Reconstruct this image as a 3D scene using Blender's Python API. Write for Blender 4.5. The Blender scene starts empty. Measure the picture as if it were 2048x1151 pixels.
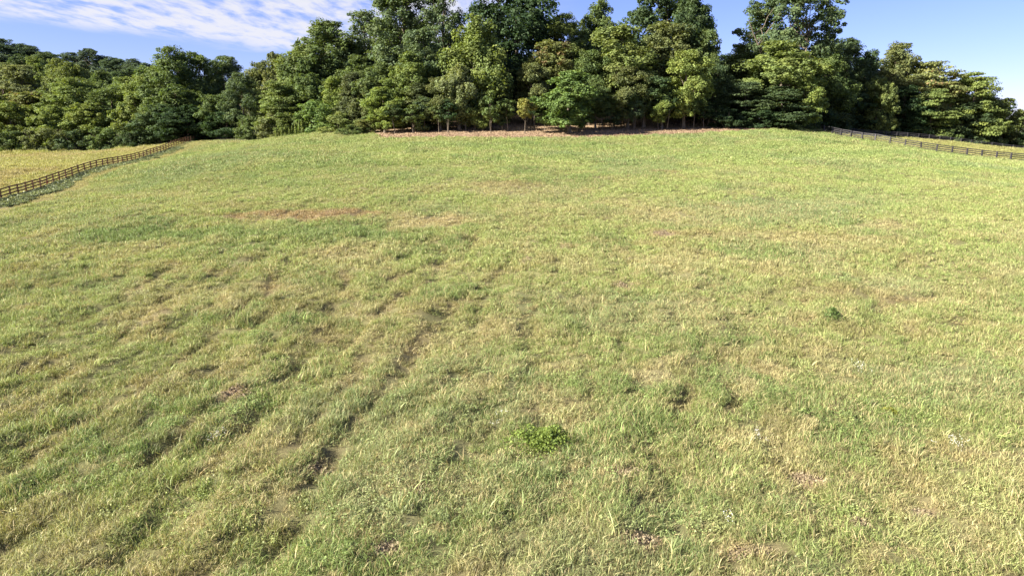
import bpy, math, random
import numpy as np

R = math.radians
S = bpy.context.scene
COL = S.collection

# ------------------------------------------------------------------ camera, world, sun, exposure
PITCH = R(13.0)
FPX = 1409.0
CAM_Z = 14.0
cam_d = bpy.data.cameras.new('camera')
cam = bpy.data.objects.new('camera', cam_d)
COL.objects.link(cam)
cam.location = (0, 0, CAM_Z)
cam.rotation_euler = (math.pi / 2 - PITCH, 0, 0)
cam_d.sensor_width = 36.0
cam_d.lens = 36.0 * FPX / 2048.0
cam_d.clip_start = 0.1
cam_d.clip_end = 9000.0
S.camera = cam

SUN_EL = R(33.0)
SUN_AZ = R(-112.0)            # clockwise from +Y (straight ahead): the sun stands to the left, a little behind
sun_to = np.array([math.sin(SUN_AZ) * math.cos(SUN_EL), math.cos(SUN_AZ) * math.cos(SUN_EL), math.sin(SUN_EL)])

S.view_settings.view_transform = 'Standard'
S.view_settings.look = 'None'
S.view_settings.gamma = 1.0
S.view_settings.use_curve_mapping = False
S.view_settings.exposure = 1.94

W = bpy.data.worlds.new('World')
S.world = W
W.use_nodes = True
wn = W.node_tree
wn.nodes.clear()


def N(nt, t, **kw):
    n = nt.nodes.new(t)
    for k, v in kw.items():
        if k in ('ins',):
            for a, b in v.items():
                n.inputs[a].default_value = b
        else:
            setattr(n, k, v)
    return n


def mathn(nt, op, a, b=None, clamp=False):
    n = nt.nodes.new('ShaderNodeMath')
    n.operation = op
    n.use_clamp = clamp
    for i, v in enumerate((a, b)):
        if v is None:
            continue
        if isinstance(v, (int, float)):
            n.inputs[i].default_value = v
        else:
            nt.links.new(v, n.inputs[i])
    return n.outputs[0]


def mixc(nt, f, a, b, mode='MIX'):
    n = nt.nodes.new('ShaderNodeMix')
    n.data_type = 'RGBA'
    n.blend_type = mode
    for sock, v in ((n.inputs[0], f), (n.inputs[6], a), (n.inputs[7], b)):
        if isinstance(v, (int, float)):
            sock.default_value = v
        elif isinstance(v, (tuple, list)):
            sock.default_value = (*v, 1) if len(v) == 3 else v
        else:
            nt.links.new(v, sock)
    return n.outputs[2]


SKY_STRENGTH = 0.059
wo = N(wn, 'ShaderNodeOutputWorld')
bg = N(wn, 'ShaderNodeBackground', ins={'Strength': SKY_STRENGTH})
sky = N(wn, 'ShaderNodeTexSky', sky_type='NISHITA')
sky.sun_disc = False
sky.sun_elevation = SUN_EL
sky.sun_rotation = SUN_AZ
sky.altitude = 200.0
sky.air_density = 0.85
sky.dust_density = 0.3
sky.ozone_density = 4.0
# a deck of thin broken altocumulus, projected on a plane far above, thick to the left and gone to the right
tc = N(wn, 'ShaderNodeTexCoord')
sep = N(wn, 'ShaderNodeSeparateXYZ')
wn.links.new(tc.outputs['Generated'], sep.inputs[0])
zc = mathn(wn, 'ADD', mathn(wn, 'MAXIMUM', sep.outputs[2], 0.0), 0.06)
cx = mathn(wn, 'DIVIDE', sep.outputs[0], zc)
cy = mathn(wn, 'DIVIDE', sep.outputs[1], zc)
cmb = N(wn, 'ShaderNodeCombineXYZ')
wn.links.new(cx, cmb.inputs[0])
wn.links.new(cy, cmb.inputs[1])
mp = N(wn, 'ShaderNodeMapping')
mp.inputs['Rotation'].default_value = (0, 0, R(10))
mp.inputs['Scale'].default_value = (1.0, 0.40, 1.0)
wn.links.new(cmb.outputs[0], mp.inputs[0])
n1 = N(wn, 'ShaderNodeTexNoise', ins={'Scale': 7.5, 'Detail': 6.0, 'Roughness': 0.58, 'Distortion': 0.25})
wn.links.new(mp.outputs[0], n1.inputs['Vector'])
n2 = N(wn, 'ShaderNodeTexNoise', ins={'Scale': 0.75, 'Detail': 4.0, 'Roughness': 0.55, 'Distortion': 0.3})
mp2 = N(wn, 'ShaderNodeMapping')
mp2.inputs['Location'].default_value = (3.1, 1.7, 0)
mp2.inputs['Rotation'].default_value = (0, 0, R(20))
mp2.inputs['Scale'].default_value = (0.8, 0.7, 1.0)
wn.links.new(cmb.outputs[0], mp2.inputs[0])
wn.links.new(mp2.outputs[0], n2.inputs['Vector'])
# the deck ends along a slanting line low in front and thins out to the right
nzs = mathn(wn, 'SUBTRACT', n2.outputs[0], 0.5)
e1 = mathn(wn, 'ADD', mathn(wn, 'SUBTRACT', mathn(wn, 'MULTIPLY', cx, 1.07), cy), 8.35)
e1 = mathn(wn, 'ADD', e1, mathn(wn, 'MULTIPLY', nzs, 2.4))
m1 = N(wn, 'ShaderNodeMapRange', interpolation_type='SMOOTHSTEP', ins={1: -0.25, 2: 0.75, 3: 0.0, 4: 1.0})
wn.links.new(e1, m1.inputs[0])
e2 = mathn(wn, 'ADD', mathn(wn, 'MULTIPLY', cx, -1.0), mathn(wn, 'MULTIPLY', nzs, 1.8))
m2 = N(wn, 'ShaderNodeMapRange', interpolation_type='SMOOTHSTEP', ins={1: -0.45, 2: 0.7, 3: 0.0, 4: 1.0})
wn.links.new(e2, m2.inputs[0])
cov = mathn(wn, 'MULTIPLY', m1.outputs[0], m2.outputs[0])
n3 = N(wn, 'ShaderNodeTexNoise', ins={'Scale': 1.9, 'Detail': 5.0, 'Roughness': 0.6, 'Distortion': 0.6})
wn.links.new(mp.outputs[0], n3.inputs['Vector'])
nsum = mathn(wn, 'ADD', mathn(wn, 'MULTIPLY', n1.outputs[0], 0.68), mathn(wn, 'MULTIPLY', n3.outputs[0], 0.32))
fine = N(wn, 'ShaderNodeMapRange', interpolation_type='SMOOTHSTEP', ins={1: 0.33, 2: 0.58, 3: 0.0, 4: 1.0})
wn.links.new(nsum, fine.inputs[0])
cl = mathn(wn, 'MULTIPLY', fine.outputs[0], cov)
low = N(wn, 'ShaderNodeMapRange', interpolation_type='SMOOTHSTEP', ins={1: 0.005, 2: 0.05, 3: 0.0, 4: 1.0})
wn.links.new(sep.outputs[2], low.inputs[0])
cl = mathn(wn, 'MULTIPLY', mathn(wn, 'MULTIPLY', cl, low.outputs[0]), 0.86)
SKY_TINT = (0.69, 0.615, 0.865)
skyc = mixc(wn, 1.0, sky.outputs[0], SKY_TINT, 'MULTIPLY')
CLOUD = (4.1, 4.05, 4.2)
skyc = mixc(wn, cl, skyc, CLOUD)
wn.links.new(skyc, bg.inputs['Color'])
wn.links.new(bg.outputs[0], wo.inputs[0])

sd = bpy.data.lights.new('sun', 'SUN')
sd.energy = 4.6
sd.angle = R(0.53)
sd.color = (1.0, 0.94, 0.81)
so = bpy.data.objects.new('sun', sd)
COL.objects.link(so)
from mathutils import Vector
so.rotation_euler = Vector(tuple(-sun_to)).to_track_quat('-Z', 'Y').to_euler()
so.location = (-60, -20, 60)

S.cycles.max_bounces = 8
S.cycles.transparent_max_bounces = 4

# ------------------------------------------------------------------ helpers
CP, SP = math.cos(PITCH), math.sin(PITCH)


def ray(px, py):
    u = (px - 1024.0) / FPX
    v = (575.5 - py) / FPX
    return np.array([u, CP + SP * v, -SP + CP * v])


def at(px, py, Y):
    d = ray(px, py)
    t = Y / d[1]
    p = d * t
    return np.array([p[0], p[1], p[2] + CAM_Z]), t


def hash2(ix, iy, seed):
    h = (ix.astype(np.int64) * 374761393 + iy.astype(np.int64) * 668265263 + seed * 974634777) & 0xffffffff
    h = ((h ^ (h >> 13)) * 1274126177) & 0xffffffff
    h = h ^ (h >> 16)
    return (h & 0xffffff) / float(0xffffff)


def vnoise(x, y, seed=0):
    x = np.asarray(x, float)
    y = np.asarray(y, float)
    ix, iy = np.floor(x), np.floor(y)
    fx, fy = x - ix, y - iy
    ix = ix.astype(np.int64)
    iy = iy.astype(np.int64)
    sx = fx * fx * fx * (fx * (fx * 6 - 15) + 10)
    sy = fy * fy * fy * (fy * (fy * 6 - 15) + 10)
    a = hash2(ix, iy, seed)
    b = hash2(ix + 1, iy, seed)
    c = hash2(ix, iy + 1, seed)
    d = hash2(ix + 1, iy + 1, seed)
    return (a + (b - a) * sx) * (1 - sy) + (c + (d - c) * sx) * sy


def fbm(x, y, seed=0, octv=4, gain=0.5):
    s = 0
    a = 1.0
    t = 0
    for o in range(octv):
        ca, sa = math.cos(0.6 * o + 0.3), math.sin(0.6 * o + 0.3)
        s = s + a * vnoise((x * ca - y * sa) * 2 ** o + 17.3 * o, (x * sa + y * ca) * 2 ** o - 9.1 * o, seed + o)
        t += a
        a *= gain
    return s / t


def sstep(a, b, x):
    t = np.clip((x - a) / (b - a), 0, 1)
    return t * t * (3 - 2 * t)


def mesh_np(name, verts, faces_flat, loop_starts, mats, smooth=False):
    m = bpy.data.meshes.new(name)
    nv, nl, nf = len(verts), len(faces_flat), len(loop_starts)
    m.vertices.add(nv)
    m.vertices.foreach_set('co', np.asarray(verts, np.float32).ravel())
    m.loops.add(nl)
    m.loops.foreach_set('vertex_index', np.asarray(faces_flat, np.int32))
    m.polygons.add(nf)
    m.polygons.foreach_set('loop_start', np.asarray(loop_starts, np.int32))
    if smooth:
        m.polygons.foreach_set('use_smooth', np.ones(nf, bool))
    m.update(calc_edges=True)
    for mt in mats:
        m.materials.append(mt)
    return m


def quads(name, verts, q, mats, smooth=False):
    q = np.asarray(q, np.int32)
    return mesh_np(name, verts, q.ravel(), np.arange(len(q)) * q.shape[1], mats, smooth)


def addcol(m, name, arr):
    a = m.attributes.new(name, 'FLOAT_COLOR', 'POINT')
    arr = np.asarray(arr, np.float32)
    if arr.shape[1] == 3:
        arr = np.concatenate([arr, np.ones((len(arr), 1), np.float32)], 1)
    a.data.foreach_set('color', arr.ravel())


def obj(name, mesh, parent=None, **props):
    o = bpy.data.objects.new(name, mesh)
    COL.objects.link(o)
    if parent is not None:
        o.parent = parent
    for k, v in props.items():
        o[k] = v
    return o


def thing(name, label, cat, loc, group=None):
    o = bpy.data.objects.new(name, None)
    o.empty_display_size = 0.3
    COL.objects.link(o)
    o.location = tuple(float(c) for c in loc)
    o['label'] = label
    o['category'] = cat
    if group:
        o['group'] = group
    return o


# ------------------------------------------------------------------ terrain
def zc_(px, py, Y):
    p, _ = at(px, py, Y)
    return p


TP = [
    # bottom of the frame and the middle of the field
    zc_(0, 1151, 17.4), zc_(512, 1151, 17.4), zc_(1024, 1151, 17.4), zc_(1536, 1151, 17.4), zc_(2048, 1151, 17.4),
    (0, 40, 14 - 10.4), (-20, 40, 14 - 10.6), (22, 40, 14 - 10.4),
    (0, 70, 14 - 7.75), (-35, 70, 14 - 8.2), (40, 70, 14 - 7.8),
    (0, 100, 14 - 5.1), (-55, 110, 14 - 6.2), (60, 105, 14 - 5.2),
    zc_(1024, 277, 136), zc_(760, 276, 140), zc_(1150, 275, 138), zc_(1400, 266, 144), zc_(1560, 262, 148),
    zc_(1024, 263.5, 144), zc_(850, 264.5, 146), zc_(1180, 262.5, 145), zc_(1300, 263, 147),
    # wood floor behind, climbing
    (6, 165, 14 + 0.9), (8, 190, 14 + 4.6), (10, 230, 14 + 7.5), (60, 190, 14 + 1.5), (-25, 190, 14 + 1.0), (60, 230, 14 + 3),
    # left side of the field and the left fence
    zc_(620, 268, 158), zc_(480, 288, 163), zc_(0, 403, 83), zc_(130, 362, 105), zc_(240, 330, 128), zc_(326, 303, 156), zc_(372, 286, 176),
    # left pasture
    zc_(0, 340, 112), zc_(0, 306, 190), zc_(150, 302, 190), zc_(270, 299, 186), (-110, 110, 14 - 8), (-140, 90, 14 - 9),
    (-180, 200, 14 - 7), (-150, 260, 14 - 2), (-100, 230, 14 - 2.5), (-250, 300, 14 + 6), (-290, 400, 14 + 24), (-200, 400, 14 + 18), (-230, 330, 14 + 9),
    (-400, 420, 14 + 30), (-130, 400, 14 + 8),
    # right fence and right pasture
    zc_(1648, 264, 153), zc_(1694, 275, 146), zc_(1764, 288, 139), zc_(1850, 299, 136), zc_(1938, 313, 135), zc_(2030, 322, 135),
    zc_(1690, 268, 171), zc_(1800, 275, 170), zc_(1908, 285, 172), zc_(1985, 296, 172), zc_(2048, 302, 172), (150, 130, 14 - 8.5), (150, 190, 14 - 9),
    (90, 200, 14 - 3.5), (130, 230, 14 - 6), (90, 260, 14 - 2),
    # around and behind the camera
    (0, 0, 14 - 13.8), (-40, 0, 14 - 14.2), (40, 0, 14 - 14), (0, -60, 14 - 17), (-90, 30, 14 - 12), (90, 30, 14 - 12), (-90, -60, 14 - 17), (90, -60, 14 - 17),
    (110, 80, 14 - 9), (0, 500, 14 + 10), (300, 400, 14 - 6), (-600, 500, 14 + 25), (300, 100, 14 - 12), (-300, 100, 14 - 10), (-300, -100, 14 - 18), (300, -100, 14 - 18),
    (0, -400, 14 - 20), (500, 700, 14 - 5),
]
TP = np.array([tuple(p) for p in TP], float)
_c2 = 18.0 ** 2


def _phi(dx, dy):
    return np.sqrt(dx * dx + dy * dy + _c2)


_A = _phi(TP[:, None, 0] - TP[None, :, 0], TP[:, None, 1] - TP[None, :, 1])
_mean = 0.0
_wts = np.linalg.solve(_A - 0.5 * np.eye(len(TP)), TP[:, 2] - _mean)


def base_h(x, y):
    x = np.asarray(x, float)
    y = np.asarray(y, float)
    r = np.sqrt(x * x + (y - 120) ** 2)
    k = np.where(r > 520, 520 / np.maximum(r, 1), 1.0)      # hold the rim height beyond the known ground
    xs = x * k
    ys = (y - 120) * k + 120
    out = np.zeros_like(xs)
    for (px, py, _), w in zip(TP, _wts):
        out += w * _phi(xs - px, ys - py)
    return out + _mean


# the tree line: grass in front of it, dead leaves and shade-dark ground behind
TLX = np.array([-400, -150, -112, -98, -84, -64, -57, -44, -30, -25, -2, 12, 38, 56, 66, 80, 110, 160, 400], float)
TLY = np.array([192, 190, 186, 183, 181, 169, 163, 160, 151, 138.2, 135.8, 136.8, 143, 149.5, 160, 180, 181, 186, 186], float)


def tree_line(x):
    return np.interp(x, TLX, TLY)


def bumps(x, y):
    """tussocks and old ruts: long soft ridges running up the slope"""
    ca, sa = math.cos(R(84)), math.sin(R(84))
    a = x * ca + y * sa
    b = -x * sa + y * ca
    warp = 5.0 * (vnoise(x / 17 + 3.3, y / 17, 71) - 0.5) + 1.6 * (vnoise(x / 5 + 0.7, y / 5, 73) - 0.5) + 0.37
    n1 = fbm(a / 4.8, (b + warp) / 1.42, 11, 3) - 0.5
    n2 = fbm(x / 1.1, y / 1.1, 23, 2) - 0.5
    n3 = fbm(x / 9, y / 9, 31, 2) - 0.5
    near = 0.35 + 0.65 * sstep(95, 40, y) * (0.5 + 0.5 * sstep(30, -15, x))
    return (0.80 * n1 + 0.36 * n2) * near + 0.45 * n3


TRACKS = []


def track(x, y):
    """old wheel and mower tracks pressed into the meadow: 0 off them, 1 in the middle of one"""
    out = np.zeros(np.shape(x))
    if not TRACKS:
        return out
    jig = 0.5 * (vnoise(x / 3.1, y / 3.1, 401) - 0.5) + 0.25 * (vnoise(x / 0.8, y / 0.8, 403) - 0.5)
    on = sstep(0.25, 0.65, vnoise(x / 2.6 + 5, y / 2.6, 405)) * 0.60 + 0.40
    for P, w in TRACKS:
        lo, hi = P.min(0) - 2, P.max(0) + 2
        m = (x > lo[0]) & (x < hi[0]) & (y > lo[1]) & (y < hi[1])
        if not np.any(m):
            continue
        xm, ym = x[m], y[m]
        best = np.full(xm.shape, 1e9)
        for a, b in zip(P[:-1], P[1:]):
            d = b - a
            L = np.hypot(*d) + 1e-9
            d = d / L
            s_ = np.clip((xm - a[0]) * d[0] + (ym - a[1]) * d[1], 0, L)
            best = np.minimum(best, np.hypot(xm - a[0] - d[0] * s_, ym - a[1] - d[1] * s_))
        v_ = np.exp(-((best + jig[m]) / w) ** 2) * on[m]
        out[m] = np.maximum(out[m], v_)
    return out


def ground_h(x, y):
    fld = sstep(0, 4, tree_line(x) - y) * 0.85 + 0.15
    return base_h(x, y) + (bumps(x, y) * fld * sstep(260, 150, np.abs(x) + 0 * y)) - 0.17 * track(x, y)


def hit(px, py):
    """where the view ray meets the ground"""
    d = ray(px, py)
    ts = np.concatenate([np.arange(12, 120, 0.5), np.arange(120, 420, 1.0)])
    P = d[None, :] * ts[:, None]
    g = base_h(P[:, 0], P[:, 1])
    below = np.where(P[:, 2] + CAM_Z < g)[0]
    i = below[0] if len(below) else len(ts) - 1
    return P[i, 0], P[i, 1], ts[i]


# ------------------------------------------------------------------ what grows where (colour, dryness, height, density)
G_MID = np.array([0.236, 0.286, 0.094])
G_YEL = np.array([0.282, 0.338, 0.112])
G_LUSH = np.array([0.180, 0.245, 0.080])
G_BLUE = np.array([0.200, 0.255, 0.115])
G_STRAW = np.array([0.390, 0.355, 0.185])
G_RUST = np.array([0.310, 0.210, 0.115])
G_WEED = np.array([0.145, 0.170, 0.085])
SOIL = np.array([0.200, 0.130, 0.085])
DUST = np.array([0.330, 0.238, 0.155])

# patches read off the place: px, py, half width px, half height px, kind, strength
PATCH = [
    (600, 432, 130, 10, 'rust', 1.0), (680, 428, 60, 9, 'rust', 0.9), (620, 436, 70, 6, 'rust', 0.8), (560, 441, 110, 4, 'straw', 0.8), (845, 441, 85, 15, 'straw', 1.0), (870, 436, 40, 9, 'rust', 0.35),
    (1281, 1094, 46, 17, 'bare', 1.0), (1256, 965, 24, 9, 'bare', 0.9), (1606, 964, 34, 10, 'bare', 0.9), (1842, 1030, 22, 9, 'bare', 0.8), (1720, 1060, 20, 8, 'bare', 0.5),
    (1300, 750, 45, 16, 'straw', 0.9), (1120, 735, 45, 18, 'straw', 0.6), (1486, 775, 26, 22, 'straw', 0.8), (1555, 738, 60, 14, 'straw', 0.7), (1625, 850, 26, 9, 'straw', 0.7),
    (1640, 590, 130, 24, 'rust', 0.42), (1800, 610, 70, 14, 'rust', 0.5), (1322, 474, 26, 5, 'bare', 0.9), (1318, 468, 50, 8, 'rust', 0.4), (1010, 368, 90, 8, 'rust', 0.55),
    (1060, 380, 110, 12, 'straw', 0.5), (450, 620, 50, 18, 'straw', 0.7), (640, 670, 50, 18, 'rust', 0.5), (470, 795, 22, 10, 'bare', 0.7), (835, 988, 26, 8, 'bare', 0.8),
    (770, 1112, 22, 8, 'bare', 0.8), (200, 1140, 60, 14, 'rust', 0.6), (1420, 425, 130, 14, 'straw', 0.35), (1780, 456, 60, 6, 'straw', 0.8), (1130, 490, 20, 6, 'bare', 0.5),
    (1240, 577, 18, 6, 'bare', 0.5), (1050, 525, 10, 5, 'bare', 0.3), (1870, 985, 60, 20, 'rust', 0.3), (980, 760, 40, 14, 'rust', 0.35), (340, 535, 90, 14, 'rust', 0.35),
    (1480, 1130, 60, 12, 'bare', 0.6), (1900, 905, 60, 18, 'rust', 0.4), (640, 920, 16, 10, 'bare', 0.6), (540, 575, 22, 10, 'rust', 0.6), (1330, 345, 30, 4, 'rust', 0.4),
    (950, 660, 120, 20, 'straw', 0.4), (620, 585, 90, 14, 'straw', 0.5), (700, 510, 110, 14, 'straw', 0.55),
    (480, 470, 330, 14, 'lush', 0.9), (740, 475, 110, 12, 'lush', 0.9), (230, 470, 120, 14, 'lush', 0.8), (330, 445, 130, 8, 'lush', 0.5), (1580, 420, 190, 18, 'blue', 0.9), (1500, 445, 220, 14, 'blue', 0.5),
    (1220, 620, 190, 40, 'blue', 0.6), (1650, 505, 90, 14, 'blue', 0.4), (650, 330, 160, 12, 'lush', 0.5), (820, 350, 130, 12, 'blue', 0.4), (1560, 310, 220, 12, 'lush', 0.35), (1030, 292, 300, 6, 'lush', 0.45),
    (560, 530, 60, 16, 'yel', 0.8), (80, 620, 160, 60, 'yel', 0.6), (1960, 430, 200, 80, 'yel', 0.6), (600, 380, 360, 30, 'yel', 0.5), (250, 330, 160, 10, 'yel', 0.5),
    (1990, 600, 120, 50, 'yel', 0.4), (1290, 300, 320, 10, 'yel', 0.4), (400, 290, 90, 8, 'straw', 0.35), (1880, 760, 170, 50, 'blue', 0.6), (130, 860, 160, 60, 'lush', 0.5),
    (330, 880, 90, 30, 'lush', 0.5), (640, 820, 90, 30, 'blue', 0.4), (1000, 900, 200, 40, 'mid', 0.4), (300, 1050, 220, 50, 'yel', 0.4), (1550, 1010, 90, 40, 'blue', 0.4), (1100, 1000, 300, 60, 'lush', 0.25),
    (1980, 1000, 120, 80, 'yel', 0.5), (1230, 415, 240, 30, 'straw', 0.25), (1200, 520, 260, 30, 'straw', 0.22), (1450, 640, 300, 30, 'straw', 0.2),
    (1926, 302, 13, 3, 'sand', 1.0), (1095, 882, 75, 22, 'weed', 1.0), (1664, 640, 16, 8, 'weed', 1.0), (480, 414, 90, 8, 'rust', 0.35), (1500, 470, 160, 12, 'rust', 0.3), (1640, 480, 120, 12, 'rust', 0.3), (1380, 470, 60, 8, 'rust', 0.3),
]
for w_, pts_ in (
        (0.27, [(0, 1120), (150, 1012), (330, 890), (450, 790), (560, 690)]),
        (0.27, [(90, 1140), (250, 1040), (420, 935), (520, 830), (590, 740), (640, 650)]),
        (0.27, [(270, 1145), (480, 985), (600, 880), (690, 770), (760, 670)]),
        (0.27, [(400, 1140), (560, 1010), (650, 920), (730, 830), (800, 740), (850, 660)]),
        (0.36, [(0, 960), (150, 860), (300, 765), (420, 680), (500, 610)]),
        (0.36, [(0, 830), (130, 750), (260, 675), (360, 610)]),
        (0.36, [(20, 720), (150, 650), (260, 590), (340, 545)]),
        (0.36, [(690, 545), (694, 590), (722, 618)]), (0.36, [(540, 560), (538, 600)]),
        (0.36, [(780, 560), (850, 540), (915, 510), (950, 488), (960, 465)]),
        (0.36, [(700, 690), (790, 600), (880, 560)]), (0.36, [(820, 700), (900, 620), (1000, 545)]),
        (0.27, [(1120, 812), (1180, 800), (1190, 770)]), (0.27, [(1255, 795), (1330, 830), (1378, 800), (1384, 770)]),
        (0.27, [(930, 890), (1000, 850), (1070, 820)]), (0.27, [(1440, 760), (1470, 795), (1465, 830)]),
        (0.40, [(1750, 632), (1800, 612), (1870, 600)]), (0.40, [(100, 470), (260, 440), (420, 432), (520, 440)]),
        (0.40, [(420, 310), (500, 300), (560, 296)]), (0.40, [(380, 330), (480, 314), (600, 306)])):
    TRACKS.append((np.array([hit(px, py)[:2] for px, py in pts_]), w_))
_P = []
for px, py, rx, ry, kind, st in PATCH:
    x0, y0, t0 = hit(px, py)
    xa, ya, _ = hit(px + rx, py)
    xb, yb, _ = hit(px, py - ry)
    xc2, yc2, _ = hit(px, py + ry)
    _P.append((x0, y0, max(rx / FPX * t0, 0.2), max(0.5 * abs(yb - yc2), 0.3), kind, st))

# left fence line, right fence line and far fence line (x, y)
def poly_pts(lst):
    return np.array([at(px, py, Y)[0][:2] for px, py, Y in lst])


FL = poly_pts([(-60, 408, 76), (0, 389, 83), (130, 352, 105), (240, 324, 128), (326, 303, 156), (378, 284, 182), (402, 276, 192)])
FR = poly_pts([(1648, 264, 153), (1679, 271, 148), (1710, 278, 143.5), (1764, 287.5, 139), (1850, 298, 136), (1938, 312, 135), (2021, 320, 135), (2130, 335, 135)])
FF = poly_pts([(1610, 258, 168), (1700, 266, 172), (1820, 274, 173), (1908, 284, 174), (1985, 293, 175), (2080, 303, 176)])


def dist_poly(x, y, P):
    """distance to a polyline and which side (positive: right hand side going along it)"""
    best = np.full(np.shape(x), 1e9)
    side = np.zeros(np.shape(x))
    for a, b in zip(P[:-1], P[1:]):
        d = b - a
        L = np.hypot(*d)
        d = d / L
        s = np.clip((x - a[0]) * d[0] + (y - a[1]) * d[1], 0, L)
        qx, qy = a[0] + d[0] * s, a[1] + d[1] * s
        dd = np.hypot(x - qx, y - qy)
        cr = d[1] * (x - a[0]) - d[0] * (y - a[1])
        m = dd < best
        best = np.where(m, dd, best)
        side = np.where(m, np.sign(cr), side)
    return best, side


def field(x, y):
    """colour, dry share, height factor, cover"""
    x = np.asarray(x, float)
    y = np.asarray(y, float)
    big = fbm(x / 26, y / 26, 101, 3)
    med = fbm(x / 5.5 + 3, y / 5.5, 131, 3)
    sml = fbm(x / 1.5, y / 1.5, 151, 2)
    far = sstep(45, 110, y)
    col = G_MID[None] * np.ones((x.size, 1))

    def mix(c, f):
        nonlocal col
        f = np.clip(f, 0, 1)[:, None]
        col = col * (1 - f) + c[None] * f

    mix(G_YEL, 0.72 * sstep(0.40, 0.62, big) + 0.40 * far)
    mix(G_LUSH, 0.75 * sstep(0.53, 0.70, med))
    mix(G_RUST * np.array([1.0, 1.1, 1.0]), 0.42 * sstep(0.55, 0.72, fbm(x / 2.1 - 4, y / 2.1 + 8, 177, 3)) * (1 - 0.8 * far))
    mix(G_STRAW, 0.50 * sstep(0.54, 0.74, fbm(x / 4.2 + 9, y / 4.2, 171, 3)) * (1 - 0.55 * far))
    mix(G_BLUE, 0.5 * sstep(0.55, 0.72, fbm(x / 12, y / 12, 191, 3)))
    dry = 0.12 + 0.10 * (1 - far) + 0.26 * sstep(0.44, 0.68, fbm(x / 3.3, y / 3.3 + 5, 211, 3)) - 0.08 * far
    hgt = (0.42 + 1.0 * sml * (0.4 + 0.9 * med)) * (1 - 0.25 * far)
    tuss = fbm(x / 0.9 + 31, y / 0.9, 271, 2)
    cover = 1 - 0.6 * sstep(0.36, 0.24, tuss) * (1 - 0.7 * far)
    bare = np.zeros(x.size)
    K = {'weed': G_LUSH, 'rust': G_RUST, 'straw': G_STRAW, 'lush': G_LUSH, 'blue': G_BLUE, 'yel': G_YEL, 'mid': G_MID}
    jx = 1.4 * (fbm(x / 2.3, y / 2.3, 231, 3) - 0.5)
    jy = 1.4 * (fbm(x / 2.3, y / 2.3, 251, 3) - 0.5)
    for x0, y0, rx, ry, kind, st in _P:
        dd = np.sqrt(((x - x0) / rx + jx) ** 2 + ((y - y0) / ry + jy) ** 2)
        f = st * sstep(1.35, 0.45, dd)
        if kind in K:
            mix(K[kind], f * 0.9)
            if kind in ('rust', 'straw'):
                dry = dry + (0.10 if kind == 'rust' else 0.4) * f
                hgt = hgt * (1 - 0.3 * f)
            if kind == 'weed':
                cover = cover * (1 - 0.5 * f)
                hgt = hgt * (1 - 0.15 * f)
            if kind == 'lush':
                dry = dry * (1 - 0.8 * f)
                hgt = hgt * (1 + 0.3 * f)
        else:
            mix(DUST if kind == 'sand' else G_RUST, f)
            cover = cover * (1 - 0.90 * sstep(0.25, 0.8, f))
            bare = np.maximum(bare, sstep(0.2, 0.8, f))
            hgt = hgt * (1 - 0.5 * f)
            dry = dry + 0.5 * f
    tk = track(x, y)
    mix(G_RUST * 0.8, 0.55 * tk)
    cover = cover * (1 - 0.45 * tk)
    hgt = hgt * (1 - 0.45 * tk)
    # weed strip along the left fence, mown tan edge beyond it, dry left pasture
    dl, sl = dist_poly(x, y, FL)
    endfade = sstep(166, 158, y)
    strip = sstep(3.5, 2.9, dl + 2.6 * (med - 0.5) + 1.2 * (sml - 0.5)) * (sl > 0) * endfade
    mix(G_WEED, strip)
    dry = dry * (1 - 0.9 * strip)
    tan = sstep(6.3, 5.4, dl + 1.5 * (med - 0.5)) * (sl > 0) * (1 - strip) * sstep(176, 150, y)
    mix(G_STRAW * np.array([1.0, 0.97, 0.8]), 0.75 * tan)
    hgt = hgt * (1 - 0.55 * tan)
    past = (sl < 0) * (dl < 200) * (x < -40)
    mix(np.array([0.37, 0.345, 0.100]), 0.85 * past * (0.55 + 0.45 * big))
    mix(np.array([0.40, 0.32, 0.17]), 0.55 * past * sstep(0.47, 0.60, fbm(x / 6, y / 12, 291, 3)))
    mix(np.array([0.30, 0.34, 0.08]), 0.5 * past * sstep(178, 186, y))
    dry = np.where(past > 0, 0.30, dry)
    hgt = np.where(past > 0, hgt * (0.7 + 1.5 * sml), hgt)
    hgt = hgt * (1 - 0.6 * sstep(2.5, 0.8, dl))
    # right pasture: short and pale
    dr, sr = dist_poly(x, y, FR)
    pr = (sr < 0) * (x > 40) * (y > 128)
    mix(np.array([0.33, 0.30, 0.105]), 0.6 * pr)
    hgt = hgt * (1 - 0.45 * pr) * (1 - 0.5 * sstep(4.0, 1.5, dr))
    return col, np.clip(dry, 0, 0.95), hgt, cover, strip, bare


# ------------------------------------------------------------------ materials
def new_mat(name):
    m = bpy.data.materials.new(name)
    m.use_nodes = True
    m.node_tree.nodes.clear()
    out = m.node_tree.nodes.new('ShaderNodeOutputMaterial')
    return m, m.node_tree, out


def leafy(nt, out, color, trans=0.35, rough=0.5, spec=0.35, tcol=(1.15, 1.2, 0.6)):
    p = N(nt, 'ShaderNodeBsdfPrincipled', ins={'Roughness': rough, 'Specular IOR Level': spec})
    t = N(nt, 'ShaderNodeBsdfTranslucent')
    nt.links.new(color, p.inputs['Base Color'])
    nt.links.new(mixc(nt, 1.0, color, tcol, 'MULTIPLY'), t.inputs['Color'])
    mx = N(nt, 'ShaderNodeMixShader', ins={0: trans})
    nt.links.new(p.outputs[0], mx.inputs[1])
    nt.links.new(t.outputs[0], mx.inputs[2])
    nt.links.new(mx.outputs[0], out.inputs[0])


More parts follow.
